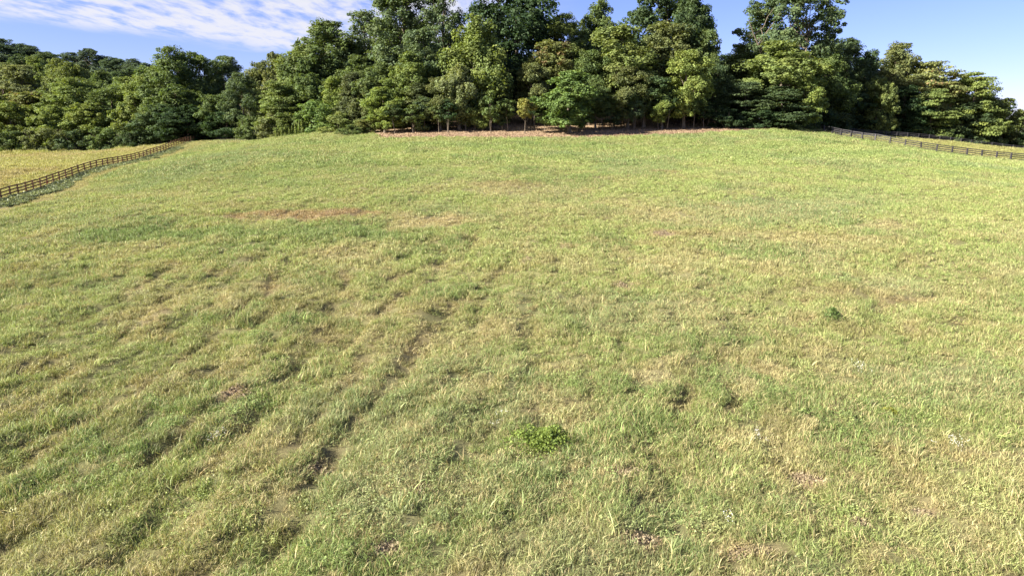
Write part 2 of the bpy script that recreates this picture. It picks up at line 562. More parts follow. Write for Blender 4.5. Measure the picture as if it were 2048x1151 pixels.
# grass: colour from the tuft's place, each blade a little different, some blades dead
M_GRASS, nt, out = new_mat('grass_blades')
ati = N(nt, 'ShaderNodeAttribute', attribute_type='INSTANCER', attribute_name='tint')
atb = N(nt, 'ShaderNodeAttribute', attribute_type='GEOMETRY', attribute_name='blade')
sp = N(nt, 'ShaderNodeSeparateColor')
nt.links.new(atb.outputs['Color'], sp.inputs[0])
bright = mathn(nt, 'ADD', mathn(nt, 'MULTIPLY', sp.outputs[0], 1.15), 0.46)
c = mixc(nt, 1.0, ati.outputs['Color'], (1, 1, 1), 'MULTIPLY')
isdry = mathn(nt, 'LESS_THAN', sp.outputs[1], ati.outputs['Alpha'])
strawc = mixc(nt, sp.outputs[2], (0.46, 0.410, 0.215), (0.345, 0.255, 0.135))
c = mixc(nt, mathn(nt, 'MULTIPLY', isdry, 0.85), c, strawc)
hs = N(nt, 'ShaderNodeVectorMath', operation='SCALE')
nt.links.new(c, hs.inputs[0])
nt.links.new(bright, hs.inputs['Scale'])
leafy(nt, out, hs.outputs[0], 0.28, 0.5, 0.30, (1.15, 1.15, 0.7))

# ground under the grass: thatch and soil, tinted by what grows there
M_GROUND, nt, out = new_mat('meadow_soil')
at1 = N(nt, 'ShaderNodeAttribute', attribute_type='GEOMETRY', attribute_name='tint')
tco = N(nt, 'ShaderNodeTexCoord')
nz = N(nt, 'ShaderNodeTexNoise', ins={'Scale': 9.0, 'Detail': 8.0, 'Roughness': 0.7})
nt.links.new(tco.outputs['Object'], nz.inputs['Vector'])
nz2 = N(nt, 'ShaderNodeTexNoise', ins={'Scale': 1.3, 'Detail': 6.0, 'Roughness': 0.65})
nt.links.new(tco.outputs['Object'], nz2.inputs['Vector'])
v = mathn(nt, 'ADD', mathn(nt, 'MULTIPLY', nz.outputs[0], 1.1), 0.30)
v = mathn(nt, 'ADD', v, mathn(nt, 'MULTIPLY', nz2.outputs[0], 0.3))
sc = N(nt, 'ShaderNodeVectorMath', operation='SCALE')
nt.links.new(at1.outputs['Color'], sc.inputs[0])
nt.links.new(v, sc.inputs['Scale'])
p = N(nt, 'ShaderNodeBsdfPrincipled', ins={'Roughness': 0.95, 'Specular IOR Level': 0.1})
nt.links.new(sc.outputs[0], p.inputs['Base Color'])
bp = N(nt, 'ShaderNodeBump', ins={'Strength': 0.7, 'Distance': 0.06})
nt.links.new(nz.outputs[0], bp.inputs['Height'])
nt.links.new(bp.outputs[0], p.inputs['Normal'])
nt.links.new(p.outputs[0], out.inputs[0])

# leaves: the tree's own colour (object colour) with clump and leaf variation
M_LEAF, nt, out = new_mat('tree_leaves')
oi = N(nt, 'ShaderNodeObjectInfo')
atl = N(nt, 'ShaderNodeAttribute', attribute_type='GEOMETRY', attribute_name='leaf')
sl_ = N(nt, 'ShaderNodeSeparateColor')
nt.links.new(atl.outputs['Color'], sl_.inputs[0])
b1 = mathn(nt, 'ADD', mathn(nt, 'MULTIPLY', sl_.outputs[0], 0.75), 0.62)
warm = mixc(nt, mathn(nt, 'MULTIPLY', sl_.outputs[1], 0.55), (0.90, 1.0, 1.05), (1.36, 1.16, 0.70))
c = mixc(nt, 1.0, oi.outputs['Color'], warm, 'MULTIPLY')
# object alpha below one: that share of the sprays has turned rusty
rus = mathn(nt, 'GREATER_THAN', sl_.outputs[2], oi.outputs['Alpha'])
c = mixc(nt, mathn(nt, 'MULTIPLY', rus, 0.7), c, (0.21, 0.125, 0.062))
s2 = N(nt, 'ShaderNodeVectorMath', operation='SCALE')
nt.links.new(c, s2.inputs[0])
nt.links.new(b1, s2.inputs['Scale'])
leafy(nt, out, s2.outputs[0], 0.32, 0.6, 0.16, (1.3, 1.3, 0.5))

M_BARK, nt, out = new_mat('bark')
tco = N(nt, 'ShaderNodeTexCoord')
mpb = N(nt, 'ShaderNodeMapping')
mpb.inputs['Scale'].default_value = (6, 6, 1.2)
nt.links.new(tco.outputs['Object'], mpb.inputs[0])
nb = N(nt, 'ShaderNodeTexNoise', ins={'Scale': 2.0, 'Detail': 8.0, 'Roughness': 0.7})
nt.links.new(mpb.outputs[0], nb.inputs['Vector'])
cr = N(nt, 'ShaderNodeValToRGB')
cr.color_ramp.elements[0].color = (0.055, 0.042, 0.032, 1)
cr.color_ramp.elements[0].position = 0.3
cr.color_ramp.elements[1].color = (0.24, 0.20, 0.155, 1)
cr.color_ramp.elements[1].position = 0.75
nt.links.new(nb.outputs[0], cr.inputs[0])
p = N(nt, 'ShaderNodeBsdfPrincipled', ins={'Roughness': 0.9, 'Specular IOR Level': 0.15})
nt.links.new(cr.outputs[0], p.inputs['Base Color'])
bp = N(nt, 'ShaderNodeBump', ins={'Strength': 0.8, 'Distance': 0.05})
nt.links.new(nb.outputs[0], bp.inputs['Height'])
nt.links.new(bp.outputs[0], p.inputs['Normal'])
nt.links.new(p.outputs[0], out.inputs[0])


def wood_mat(name, a, b, rough=0.75):
    m, nt, out = new_mat(name)
    tco = N(nt, 'ShaderNodeTexCoord')
    oi = N(nt, 'ShaderNodeObjectInfo')
    mpw = N(nt, 'ShaderNodeMapping')
    mpw.inputs['Scale'].default_value = (1.5, 14, 14)
    nt.links.new(tco.outputs['Object'], mpw.inputs[0])
    nw = N(nt, 'ShaderNodeTexNoise', noise_dimensions='4D', ins={'Scale': 3.0, 'Detail': 6.0, 'Roughness': 0.65})
    nt.links.new(mpw.outputs[0], nw.inputs['Vector'])
    nt.links.new(mathn(nt, 'MULTIPLY', oi.outputs['Random'], 40.0), nw.inputs['W'])
    c = mixc(nt, nw.outputs[0], a, b)
    k = mathn(nt, 'ADD', mathn(nt, 'MULTIPLY', oi.outputs['Random'], 0.7), 0.65)
    s = N(nt, 'ShaderNodeVectorMath', operation='SCALE')
    nt.links.new(c, s.inputs[0])
    nt.links.new(k, s.inputs['Scale'])
    p = N(nt, 'ShaderNodeBsdfPrincipled', ins={'Roughness': rough, 'Specular IOR Level': 0.3})
    nt.links.new(s.outputs[0], p.inputs['Base Color'])
    nt.links.new(p.outputs[0], out.inputs[0])
    return m


M_BROWN = wood_mat('brown_stained_wood', (0.075, 0.035, 0.020), (0.17, 0.085, 0.048))
M_BLACK = wood_mat('black_painted_wood', (0.022, 0.021, 0.026), (0.060, 0.055, 0.058), 0.55)


def plain(name, col, rough=0.7):
    m, nt, out = new_mat(name)
    tco = N(nt, 'ShaderNodeTexCoord')
    nn = N(nt, 'ShaderNodeTexNoise', ins={'Scale': 12.0, 'Detail': 4.0})
    nt.links.new(tco.outputs['Object'], nn.inputs['Vector'])
    c = mixc(nt, nn.outputs[0], tuple(0.75 * v for v in col), tuple(min(1.2 * v, 0.9) for v in col))
    p = N(nt, 'ShaderNodeBsdfPrincipled', ins={'Roughness': rough})
    nt.links.new(c, p.inputs['Base Color'])
    nt.links.new(p.outputs[0], out.inputs[0])
    return m


M_ORANGE = plain('orange_ribbon', (0.75, 0.10, 0.04))
M_WHITE = plain('white_petals', (0.62, 0.61, 0.56))
M_STEM = plain('green_stem', (0.13, 0.16, 0.06))

M_LITTER, nt, out = new_mat('dead_leaves')
atl = N(nt, 'ShaderNodeAttribute', attribute_type='GEOMETRY', attribute_name='leaf')
sl_ = N(nt, 'ShaderNodeSeparateColor')
nt.links.new(atl.outputs['Color'], sl_.inputs[0])
c = mixc(nt, sl_.outputs[1], (0.18, 0.118, 0.074), (0.37, 0.265, 0.175))
s2 = N(nt, 'ShaderNodeVectorMath', operation='SCALE')
nt.links.new(c, s2.inputs[0])
nt.links.new(mathn(nt, 'ADD', mathn(nt, 'MULTIPLY', sl_.outputs[0], 0.6), 0.65), s2.inputs['Scale'])
p = N(nt, 'ShaderNodeBsdfPrincipled', ins={'Roughness': 0.7, 'Specular IOR Level': 0.25})
nt.links.new(s2.outputs[0], p.inputs['Base Color'])
nt.links.new(p.outputs[0], out.inputs[0])


M_STRAW = plain('dry_stems', (0.25, 0.195, 0.118))

# ------------------------------------------------------------------ the ground sheet
def axis(*segs):
    out = []
    for a, b, s in segs:
        out.append(np.arange(a, b, s))
    return np.concatenate(out)


gy = np.concatenate([-np.geomspace(4000, 60, 14)[:-1], axis((-60, 12, 6), (12, 62, 0.42), (62, 120, 0.8), (120, 220, 1.5), (220, 420, 8)), np.geomspace(420, 6000, 16)])
gx_ = axis((0, 30, 0.42), (30, 70, 0.7), (70, 130, 1.5), (130, 300, 8))
gx_ = np.concatenate([gx_, np.geomspace(300, 5000, 14)])
gx = np.concatenate([-gx_[:0:-1], gx_])
GX, GY = np.meshgrid(gx, gy)
fx, fy = GX.ravel(), GY.ravel()
GZ = ground_h(fx, fy)
nx, ny = len(gx), len(gy)
ii = np.arange((ny - 1) * (nx - 1))
r_, c_ = ii // (nx - 1), ii % (nx - 1)
q = np.stack([r_ * nx + c_, r_ * nx + c_ + 1, (r_ + 1) * nx + c_ + 1, (r_ + 1) * nx + c_], 1)
gm = quads('ground', np.stack([fx, fy, GZ], 1), q, [M_GROUND], True)
gcol, gdry, ghgt, gcov, gstrip, gbare = field(fx, fy)
thatch = gcol * 0.26 + 0.26 * (SOIL * 0.7 + G_STRAW * 0.3)
cv = gbare[:, None]
gtint = thatch * (1 - cv) + (DUST * 0.45 + SOIL * 0.55) * cv
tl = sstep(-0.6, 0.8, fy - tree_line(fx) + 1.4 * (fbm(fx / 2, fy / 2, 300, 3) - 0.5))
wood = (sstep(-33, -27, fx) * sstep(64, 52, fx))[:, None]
litter_shade = (DUST * 0.95) * wood + np.array([0.075, 0.080, 0.040]) * (1 - wood)  # outside the bank span, shade on the grass is painted in as dark green
litter_shade = litter_shade * (0.75 + 0.5 * fbm(fx / 1.2, fy / 1.2, 310, 3))[:, None]
gtint = gtint * (1 - tl[:, None]) + litter_shade * tl[:, None]
addcol(gm, 'tint', gtint)
ground = obj('ground', gm, kind='structure', label='sloping meadow ground with soil and thatch under the grass')


# ------------------------------------------------------------------ grass tufts (instanced: nobody could count it)
def tuft(seed, radius, nbl, h0, h1, w, bend, name, dead=False):
    r = np.random.default_rng(seed)
    rad = radius * np.sqrt(r.random(nbl))
    an = r.random(nbl) * 2 * np.pi
    bx, by = rad * np.cos(an), rad * np.sin(an)
    h = h0 + (h1 - h0) * r.random(nbl) ** 1.6
    la = r.random(nbl) * 2 * np.pi
    lean = (0.15 + 0.85 * r.random(nbl)) * bend
    dx, dy = np.cos(la), np.sin(la)
    ww = w * (0.6 + 0.8 * r.random(nbl))
    fa = r.random(nbl) * 2 * np.pi
    sx, sy = np.cos(fa) * ww * 0.5, np.sin(fa) * ww * 0.5
    V = np.zeros((nbl, 7, 3))
    for k, (t, wd) in enumerate(((0, 1.0), (0.38, 0.9), (0.74, 0.6))):
        off = lean * h * t ** 1.8
        zz = h * t * (1 - 0.28 * lean * t)
        cx_, cy_ = bx + dx * off, by + dy * off
        V[:, 2 * k] = np.stack([cx_ - sx * wd, cy_ - sy * wd, zz - (0.05 if k == 0 else 0)], 1)
        V[:, 2 * k + 1] = np.stack([cx_ + sx * wd, cy_ + sy * wd, zz - (0.05 if k == 0 else 0)], 1)
    off = lean * h * 1.15
    V[:, 6] = np.stack([bx + dx * off, by + dy * off, h * (1 - 0.42 * lean)], 1)
    base = (np.arange(nbl) * 7)[:, None]
    tris = np.array([[0, 1, 3], [0, 3, 2], [2, 3, 5], [2, 5, 4], [4, 5, 6]])
    F = (base[:, :, None] + tris[None]).reshape(-1, 3)
    m = quads(name, V.reshape(-1, 3), F, [M_GRASS], True)
    bl = np.stack([r.random(nbl), (0.02 if dead else 1.0) * r.random(nbl), r.random(nbl)], 1)
    addcol(m, 'blade', np.repeat(bl, 7, 0))
    return m


def broad_tuft(seed, radius, n, hmax, size, name):
    """low broad-leaved weeds for the strip by the fence"""
    r = np.random.default_rng(seed)
    rad = radius * np.sqrt(r.random(n))
    an = r.random(n) * 2 * np.pi
    c = np.stack([rad * np.cos(an), rad * np.sin(an), hmax * (0.15 + 0.85 * r.random(n))], 1)
    nrm = r.normal(size=(n, 3)) * 0.6 + np.array([0, 0, 0.8])
    V, F = leaf_quads(r, c, nrm, size * (0.6 + 0.8 * r.random(n)))
    m = quads(name, V, F, [M_GRASS], False)
    bl = np.stack([r.random(n), 0.5 + 0.5 * r.random(n), r.random(n)], 1)
    addcol(m, 'blade', np.repeat(bl, 4, 0))
    return m


def leaf_quads(r, c, nrm, size, droop=None):
    n = len(c)
    nrm = nrm / np.linalg.norm(nrm, axis=1, keepdims=True)
    t = r.normal(size=(n, 3))
    if droop is not None:
        t = t * (1 - droop) + np.array([0, 0, -1.6]) * droop
    t -= nrm * np.sum(t * nrm, 1, keepdims=True)
    t /= np.linalg.norm(t, axis=1, keepdims=True) + 1e-9
    b = np.cross(nrm, t)
    s = size[:, None]
    wv = (0.30 + 0.22 * r.random(n))[:, None]
    k = (0.12 * r.normal(size=n))[:, None]
    V = np.stack([c - t * s * 0.5, c + b * s * wv + nrm * s * (0.10 + k) - t * s * 0.05, c + t * s * 0.5 - nrm * s * 0.08, c - b * s * wv + nrm * s * (0.10 - k) - t * s * 0.05], 1)
    F = (np.arange(n) * 4)[:, None] + np.arange(4)[None]
    return V.reshape(-1, 3), F


def scatter_group(name, protos_coll):
    ng = bpy.data.node_groups.new(name, 'GeometryNodeTree')
    ng.interface.new_socket('Geometry', in_out='INPUT', socket_type='NodeSocketGeometry')
    ng.interface.new_socket('Geometry', in_out='OUTPUT', socket_type='NodeSocketGeometry')
    gi = ng.nodes.new('NodeGroupInput')
    go = ng.nodes.new('NodeGroupOutput')
    iop = ng.nodes.new('GeometryNodeInstanceOnPoints')
    ci = ng.nodes.new('GeometryNodeCollectionInfo')
    ci.inputs['Collection'].default_value = protos_coll
    ci.inputs['Separate Children'].default_value = True
    ci.inputs['Reset Children'].default_value = True

    def named(nm, dt):
        a = ng.nodes.new('GeometryNodeInputNamedAttribute')
        a.data_type = dt
        a.inputs['Name'].default_value = nm
        return a.outputs['Attribute']
    ng.links.new(gi.outputs[0], iop.inputs['Points'])
    ng.links.new(ci.outputs[0], iop.inputs['Instance'])
    iop.inputs['Pick Instance'].default_value = True
    ng.links.new(named('vid', 'INT'), iop.inputs['Instance Index'])
    ng.links.new(named('rot', 'FLOAT_VECTOR'), iop.inputs['Rotation'])
    ng.links.new(named('scl', 'FLOAT_VECTOR'), iop.inputs['Scale'])
    ng.links.new(iop.outputs[0], go.inputs[0])
    return ng


def scatter(name, pts, vid, rot, scl, tint, protos, label):
    coll = bpy.data.collections.new(name + '_tufts')
    for i, pm in enumerate(protos):
        o = bpy.data.objects.new('grass_tuft_%02d' % i, pm)
        coll.objects.link(o)
    m = bpy.data.meshes.new(name)
    n = len(pts)
    m.vertices.add(n)
    m.vertices.foreach_set('co', np.asarray(pts, np.float32).ravel())
    a = m.attributes.new('vid', 'INT', 'POINT')
    a.data.foreach_set('value', np.asarray(vid, np.int32))
    a = m.attributes.new('rot', 'FLOAT_VECTOR', 'POINT')
    a.data.foreach_set('vector', np.asarray(rot, np.float32).ravel())
    a = m.attributes.new('scl', 'FLOAT_VECTOR', 'POINT')
    a.data.foreach_set('vector', np.asarray(scl, np.float32).ravel())
    addcol(m, 'tint', tint)
    m.materials.append(M_GRASS)
    o = obj(name, m, kind='stuff', label=label)
    md = o.modifiers.new('scatter', 'NODES')
    md.node_group = scatter_group(name, coll)
    return o


rng = np.random.default_rng(7)


def sample_zone(y0, y1, dens, margin=5.0, half=0.80):
    """even random points in the part of the meadow the picture could see"""
    area_w = lambda y: 2 * (half * y + margin)
    n = int(dens * (area_w(y0) + area_w(y1)) * 0.5 * (y1 - y0))
    k = y0 / y1
    yy = y1 * np.sqrt(k * k + (1 - k * k) * rng.random(n))
    xx = (rng.random(n) * 2 - 1) * (half * yy + margin)
    return xx, yy


protos_near = [tuft(400 + i, 0.30, 72, 0.09, 0.38, 0.015, 1.0, 'grass_tuft') for i in range(7)] + \
              [tuft(420 + i, 0.26, 40, 0.20, 0.62, 0.016, 1.1, 'grass_tuft') for i in range(3)]
protos_near += [tuft(430 + i, 0.22, 16, 0.35, 0.80, 0.026, 1.2, 'grass_tuft') for i in range(2)]
FORBS = 4
protos_near = [broad_tuft(490 + i, 0.26, 46, 0.20, 0.062, 'grass_tuft') for i in range(2)] + \
              [tuft(494 + i, 0.34, 90, 0.05, 0.20, 0.013, 1.5, 'grass_tuft', True) for i in range(2)] + protos_near + \
              [tuft(497 + i, 0.25, 10, 0.35, 0.75, 0.014, 0.6, 'grass_tuft', True) for i in range(2)]
protos_mid = [tuft(440 + i, 0.42, 90, 0.10, 0.38, 0.021, 0.9, 'grass_tuft') for i in range(6)] + \
             [tuft(450 + i, 0.38, 44, 0.20, 0.56, 0.024, 1.0, 'grass_tuft') for i in range(2)]
protos_far = [tuft(460 + i, 0.75, 150, 0.12, 0.42, 0.038, 0.85, 'grass_tuft') for i in range(6)]


def grow(name, zones, protos, ntall, label, keep=None):
    X, Y = [], []
    for y0, y1, d in zones:
        a, b = sample_zone(y0, y1, d)
        X.append(a)
        Y.append(b)
    x = np.concatenate(X)
    y = np.concatenate(Y)
    col, dry, hgt, cover, strip, _ = field(x, y)
    tlm = tree_line(x) - y + 1.4 * (fbm(x / 2, y / 2, 300, 3) - 0.5)
    ok = (rng.random(len(x)) < cover) & (tlm > -0.2) & (strip < 0.5)
    if keep is not None:
        ok &= keep(x, y)
    x, y, col, dry, hgt, tlm = x[ok], y[ok], col[ok], dry[ok], hgt[ok], tlm[ok]
    n = len(x)
    # rough taller growth along the hedge foot left and right of the bare bank
    rough_edge = sstep(3.5, 0.5, tlm) * ((x < -26) | (x > 50))
    hgt = hgt * (1 + 0.9 * rough_edge)
    z = ground_h(x, y)
    nf = FORBS if protos is protos_near else 0
    vid = rng.integers(nf, len(protos) - ntall, n)
    if nf:
        forb = rng.random(n) < 0.04 + 0.35 * sstep(0.60, 0.74, fbm(x / 1.7 + 50, y / 1.7, 281, 2))
        vid = np.where(forb, rng.integers(0, 2, n), vid)
        mat = rng.random(n) < 0.03 + 0.45 * sstep(0.58, 0.72, fbm(x / 1.3 + 80, y / 1.3 - 7, 285, 3))
        vid = np.where(mat & ~forb, rng.integers(2, 4, n), vid)
    if ntall:
        tall = rng.random(n) < 0.10 * sstep(0.8, 1.2, hgt) + 0.03
        vid = np.where(tall, len(protos) - ntall + rng.integers(0, ntall, n), vid)
    rot = np.stack([rng.normal(0, 0.2, n), rng.normal(0, 0.2, n), rng.random(n) * 2 * np.pi], 1)
    s = 0.85 + 0.35 * rng.random(n)
    scl = np.stack([s, s, hgt * (0.8 + 0.4 * rng.random(n))], 1)
    jit = (1 + (0.30 * rng.random(n) - 0.15) * (0.4 + 0.6 * sstep(110, 50, y)))[:, None]
    tint = np.concatenate([col * jit, dry[:, None]], 1)
    return scatter(name, np.stack([x, y, z], 1), vid, rot, scl, tint, protos, label)


grow('meadow_grass', [(13.5, 30, 19), (30, 48, 13)], protos_near, 7, 'long mixed green and straw grass of the near meadow')
grow('meadow_grass', [(48, 72, 8), (72, 98, 5.5)], protos_mid, 2, 'grass over the middle of the meadow')
grow('meadow_grass', [(98, 215, 4.0)], protos_far, 0, 'pale grass towards the wood and in the side pastures')

# broad leaved weeds in a strip at the foot of the left fence
wp = [broad_tuft(500 + i, 0.5, 90, 0.30, 0.15, 'weed_tuft') for i in range(4)]
n = 2600
seg = rng.random(n) * 92
xs_, ys_ = [], []
cum = np.concatenate([[0], np.cumsum(np.hypot(*np.diff(FL, axis=0).T))])
seg = rng.random(n * 2) * cum[-1]
fxp, fyp = np.interp(seg, cum, FL[:, 0]), np.interp(seg, cum, FL[:, 1])
off = 0.5 + 3.5 * rng.random(n * 2)
fxp = fxp + 0.97 * off
fyp = fyp + 0.23 * off
_, _, _, _, st_, _ = field(fxp, fyp)
ok = st_ > 0.4
fxp, fyp = fxp[ok], fyp[ok]
n = len(fxp)
s = 0.7 + 0.6 * rng.random(n)
scatter('fence_weeds', np.stack([fxp, fyp, ground_h(fxp, fyp)], 1), rng.integers(0, 4, n),
        np.stack([0 * s, 0 * s, rng.random(n) * 6.28], 1), np.stack([s, s, s], 1),
        np.concatenate([G_WEED[None] * (0.65 + 0.7 * rng.random((n, 1))) + np.array([0.05, 0.04, 0.0]) * (rng.random((n, 1)) < 0.25), np.zeros((n, 1))], 1), wp,
        'dark green broad leaved weeds along the foot of the brown fence')

# dead leaves on the wood floor and the bare bank
n = 60000
lx = -27 + 86 * rng.random(n)
ly = tree_line(lx) - 0.4 + 46 * rng.random(n) ** 1.7
c = np.stack([lx, ly, ground_h(lx, ly) + 0.03 + 0.05 * rng.random(n)], 1)
V, F = leaf_quads(rng, c, rng.normal(size=(n, 3)) * 0.35 + np.array([0, 0, 1.0]), 0.09 + 0.15 * rng.random(n))
lm = quads('leaf_litter', V, F, [M_LITTER])
addcol(lm, 'leaf', np.repeat(rng.random((n, 3)), 4, 0))
obj('leaf_litter', lm, kind='stuff', label='brown dead leaves over the bank and floor of the wood')


# dead stems and crumbs of soil lying on the bare patches of the meadow
cx_l, cy_l = [], []
for x0, y0, rx, ry, kind, st in _P:
    if kind == 'bare' and y0 < 80:
        m_ = int(700 * rx * ry / 0.5) + 260
        cx_l.append(x0 + rng.normal(0, rx * 0.62, m_))
        cy_l.append(y0 + rng.normal(0, ry * 0.62, m_))
lx, ly = np.concatenate(cx_l), np.concatenate(cy_l)
n = len(lx)
c = np.stack([lx, ly, ground_h(lx, ly) + 0.01 + 0.06 * rng.random(n)], 1)
V, F = leaf_quads(rng, c, rng.normal(size=(n, 3)) * 0.8 + np.array([0, 0, 0.8]), 0.03 + 0.07 * rng.random(n))
lm = quads('dead_stems', V, F, [M_STRAW])
addcol(lm, 'leaf', np.repeat(rng.random((n, 3)), 4, 0))
obj('dead_stems', lm, kind='stuff', label='dead stems and soil crumbs on the bare patches of the meadow')

# ------------------------------------------------------------------ trees
def tube(path, radii, sides=6):
    path = np.asarray(path, float)
    n = len(path)
    V = []
    for i in range(n):
        d = path[min(i + 1, n - 1)] - path[max(i - 1, 0)]
        d = d / (np.linalg.norm(d) + 1e-9)
        a = np.cross(d, [0.31, 0.92, 0.2])
        a /= np.linalg.norm(a) + 1e-9
        b = np.cross(d, a)
        for k in range(sides):
            th = 2 * math.pi * k / sides
            V.append(path[i] + radii[i] * (math.cos(th) * a + math.sin(th) * b))
    F = []
    for i in range(n - 1):
        for k in range(sides):
            k2 = (k + 1) % sides
            F.append([i * sides + k, i * sides + k2, (i + 1) * sides + k2, (i + 1) * sides + k])
    return np.array(V), np.array(F)


class Acc:
    def __init__(s):
        s.V, s.F, s.n = [], [], 0

    def add(s, V, F):
        s.V.append(V)
        s.F.append(F + s.n)
        s.n += len(V)

    def get(s):
        return np.concatenate(s.V), np.concatenate(s.F)


def make_tree(seed, H, Wd, cb, shape, nlobe, lobe_r, ncl, clr, nleaf, lsize, flat=0.82, droop=None, lean=0.0, trunk_r=None, twigs=3, crown_leaves_down=0.0, stems=1, top=0.9):
    """H height, Wd crown width, cb height share where the crown starts; leaves sit in clumps, clumps on lobes round the limb ends"""
    r = np.random.default_rng(seed)
    prof = {'round': lambda t: np.sqrt(np.clip(1 - (2 * t - 0.85) ** 2 / 1.35, 0.05, 1)),
            'egg': lambda t: np.clip(np.sin(np.pi * np.clip(t * 0.82 + 0.16, 0, 1)), 0.1, 1) ** 0.8,
            'cone': lambda t: np.clip(1.02 - t, 0.08, 1) ** 0.8 * np.clip(t * 6 + 0.5, 0, 1),
            'column': lambda t: np.clip(np.sin(np.pi * (t * 0.86 + 0.1)), 0.15, 1) ** 0.45,
            'wide': lambda t: np.clip(0.5 + 0.75 * t - 0.95 * t ** 4, 0.1, 1),
            'dome': lambda t: np.sqrt(np.clip(1 - t ** 2.2, 0.03, 1))}[shape]
    z0, z1 = cb * H, H - clr * 0.6
    bark = Acc()
    rt = trunk_r or 0.018 * H + 0.04
    leanv = np.array([lean * H * math.cos(seed), lean * H * math.sin(seed), 0])
    tops = []
    for sidx in range(stems):
        o = np.array([r.normal(0, 0.03 * Wd), r.normal(0, 0.03 * Wd), 0]) if stems > 1 else np.zeros(3)
        k = np.linspace(0, 1, 9)
        wob = np.cumsum(r.normal(0, 0.011 * H, (9, 2)), 0) * k[:, None]
        pts = np.stack([o[0] * (1 + 5 * k) + leanv[0] * k + wob[:, 0], o[1] * (1 + 5 * k) + leanv[1] * k + wob[:, 1], -0.3 + k * (top * H + 0.3)], 1)
        rad = rt * (1 - 0.88 * k) * (1 + 0.5 * np.exp(-k * 22))
        bark.add(*tube(pts, rad, 8))
        tops.append(pts)
    lobes = []
    tries = 0
    while len(lobes) < nlobe and tries < nlobe * 40:
        tries += 1
        t = (len(lobes) + r.random()) / nlobe
        a = len(lobes) * 2.399 + r.normal(0, 0.5)
        rr = prof(np.array(t)) * Wd * 0.5
        rad = max(rr - lobe_r * Wd * 0.55, 0.0) * (0.62 + 0.45 * r.random())
        z = z0 + np.clip(t + r.normal(0, 0.05), 0, 1) * (z1 - z0)
        cpt = np.array([rad * math.cos(a), rad * math.sin(a), z]) + leanv * (z / H)
        lobes.append((cpt, lobe_r * Wd * (0.75 + 0.5 * r.random()) * (0.72 + 0.28 * float(prof(np.array(t))))))
    C, CR = [], []
    for cpt, lr in lobes:
        pts = tops[r.integers(0, len(tops))]
        zz = max(cpt[2] * (0.72 if flat > 0.4 else 0.86) - 0.05 * H, 0.10 * H)
        st = np.array([np.interp(zz, pts[:, 2], pts[:, j]) for j in range(3)])
        mid = 0.5 * (st + cpt) + np.array([0, 0, -0.02 * H]) + r.normal(0, 0.015 * H, 3)
        rb = rt * 0.34 * (1 - 0.5 * zz / H)
        bark.add(*tube([st, 0.5 * (st + mid) + r.normal(0, .006 * H, 3), mid, 0.5 * (mid + cpt) + r.normal(0, .01 * H, 3), cpt], rb * np.array([1, .85, .65, .45, .22]), 5))
        m = max(3, int(ncl * (lr / (lobe_r * Wd)) ** 1.5))
        d = r.normal(size=(m, 3))
        d[:, 2] = d[:, 2] * 0.9 + 0.25
        d /= np.linalg.norm(d, axis=1, keepdims=True)
        stray = r.random(m) < 0.22
        rr = np.where(stray, lr * (0.92 + 0.24 * r.random(m)), lr * (0.45 + 0.6 * r.random(m)))[:, None]
        cc = cpt + d * rr * np.array([1, 1, 0.85])
        cc[:, 2] = np.clip(cc[:, 2], z0 * 0.75 + 0.02 * H, H)
        for j in range(min(twigs, m)):
            bark.add(*tube([cpt, 0.5 * (cpt + cc[j]) + r.normal(0, .006 * H, 3), cc[j]], rb * np.array([0.3, 0.2, 0.08]), 3))
        C.append(cc)
        CR.append(clr * (0.6 + 0.8 * r.random(m)) * np.where(stray, 0.65, 1.0))
    C = np.concatenate(C)
    CR = np.concatenate(CR)
    m = len(C)
    idx = np.repeat(np.arange(m), nleaf)
    k = len(idx)
    d = r.normal(size=(k, 3))
    d[:, 2] += 0.25
    d /= np.linalg.norm(d, axis=1, keepdims=True)
    rr = CR[idx] * (0.25 + 0.85 * np.sqrt(r.random(k)))
    P = C[idx] + d * rr[:, None] * np.array([1.0, 1.0, flat])
    if crown_leaves_down > 0:       # hanging curtains
        P[:, 2] -= crown_leaves_down * CR[idx] * r.random(k) ** 1.5 * 2.2
    P[:, 2] = np.maximum(P[:, 2], 0.12)
    # normals: turned outward and up like leaves reaching for light
    cc = np.array([0, 0, z0 + 0.45 * (z1 - z0)])
    outw = P - cc
    outw /= np.linalg.norm(outw, axis=1, keepdims=True) + 1e-9
    nrm = 0.6 * d + 0.4 * outw + np.array([0, 0, 0.35]) + 0.48 * r.normal(size=(k, 3))
    V, F = leaf_quads(r, P, nrm, lsize * (0.55 + 0.9 * r.random(k)), droop)
    cvar = r.random(m)
    chue = r.random(m) ** 1.5
    crus = r.random(m)
    lf = np.stack([np.clip(0.6 * cvar[idx] + 0.4 * r.random(k), 0, 1), np.clip(0.65 * chue[idx] + 0.35 * r.random(k), 0, 1), np.clip(0.7 * crus[idx] + 0.3 * r.random(k), 0, 1)], 1)
    cm = quads('crown', V, F, [M_LEAF])
    addcol(cm, 'leaf', np.repeat(lf, 4, 0))
    bv, bf = bark.get()
    tm = quads('trunk', bv, bf, [M_BARK], True)
    return dict(H=H, W=Wd, crown=cm, trunk=tm)


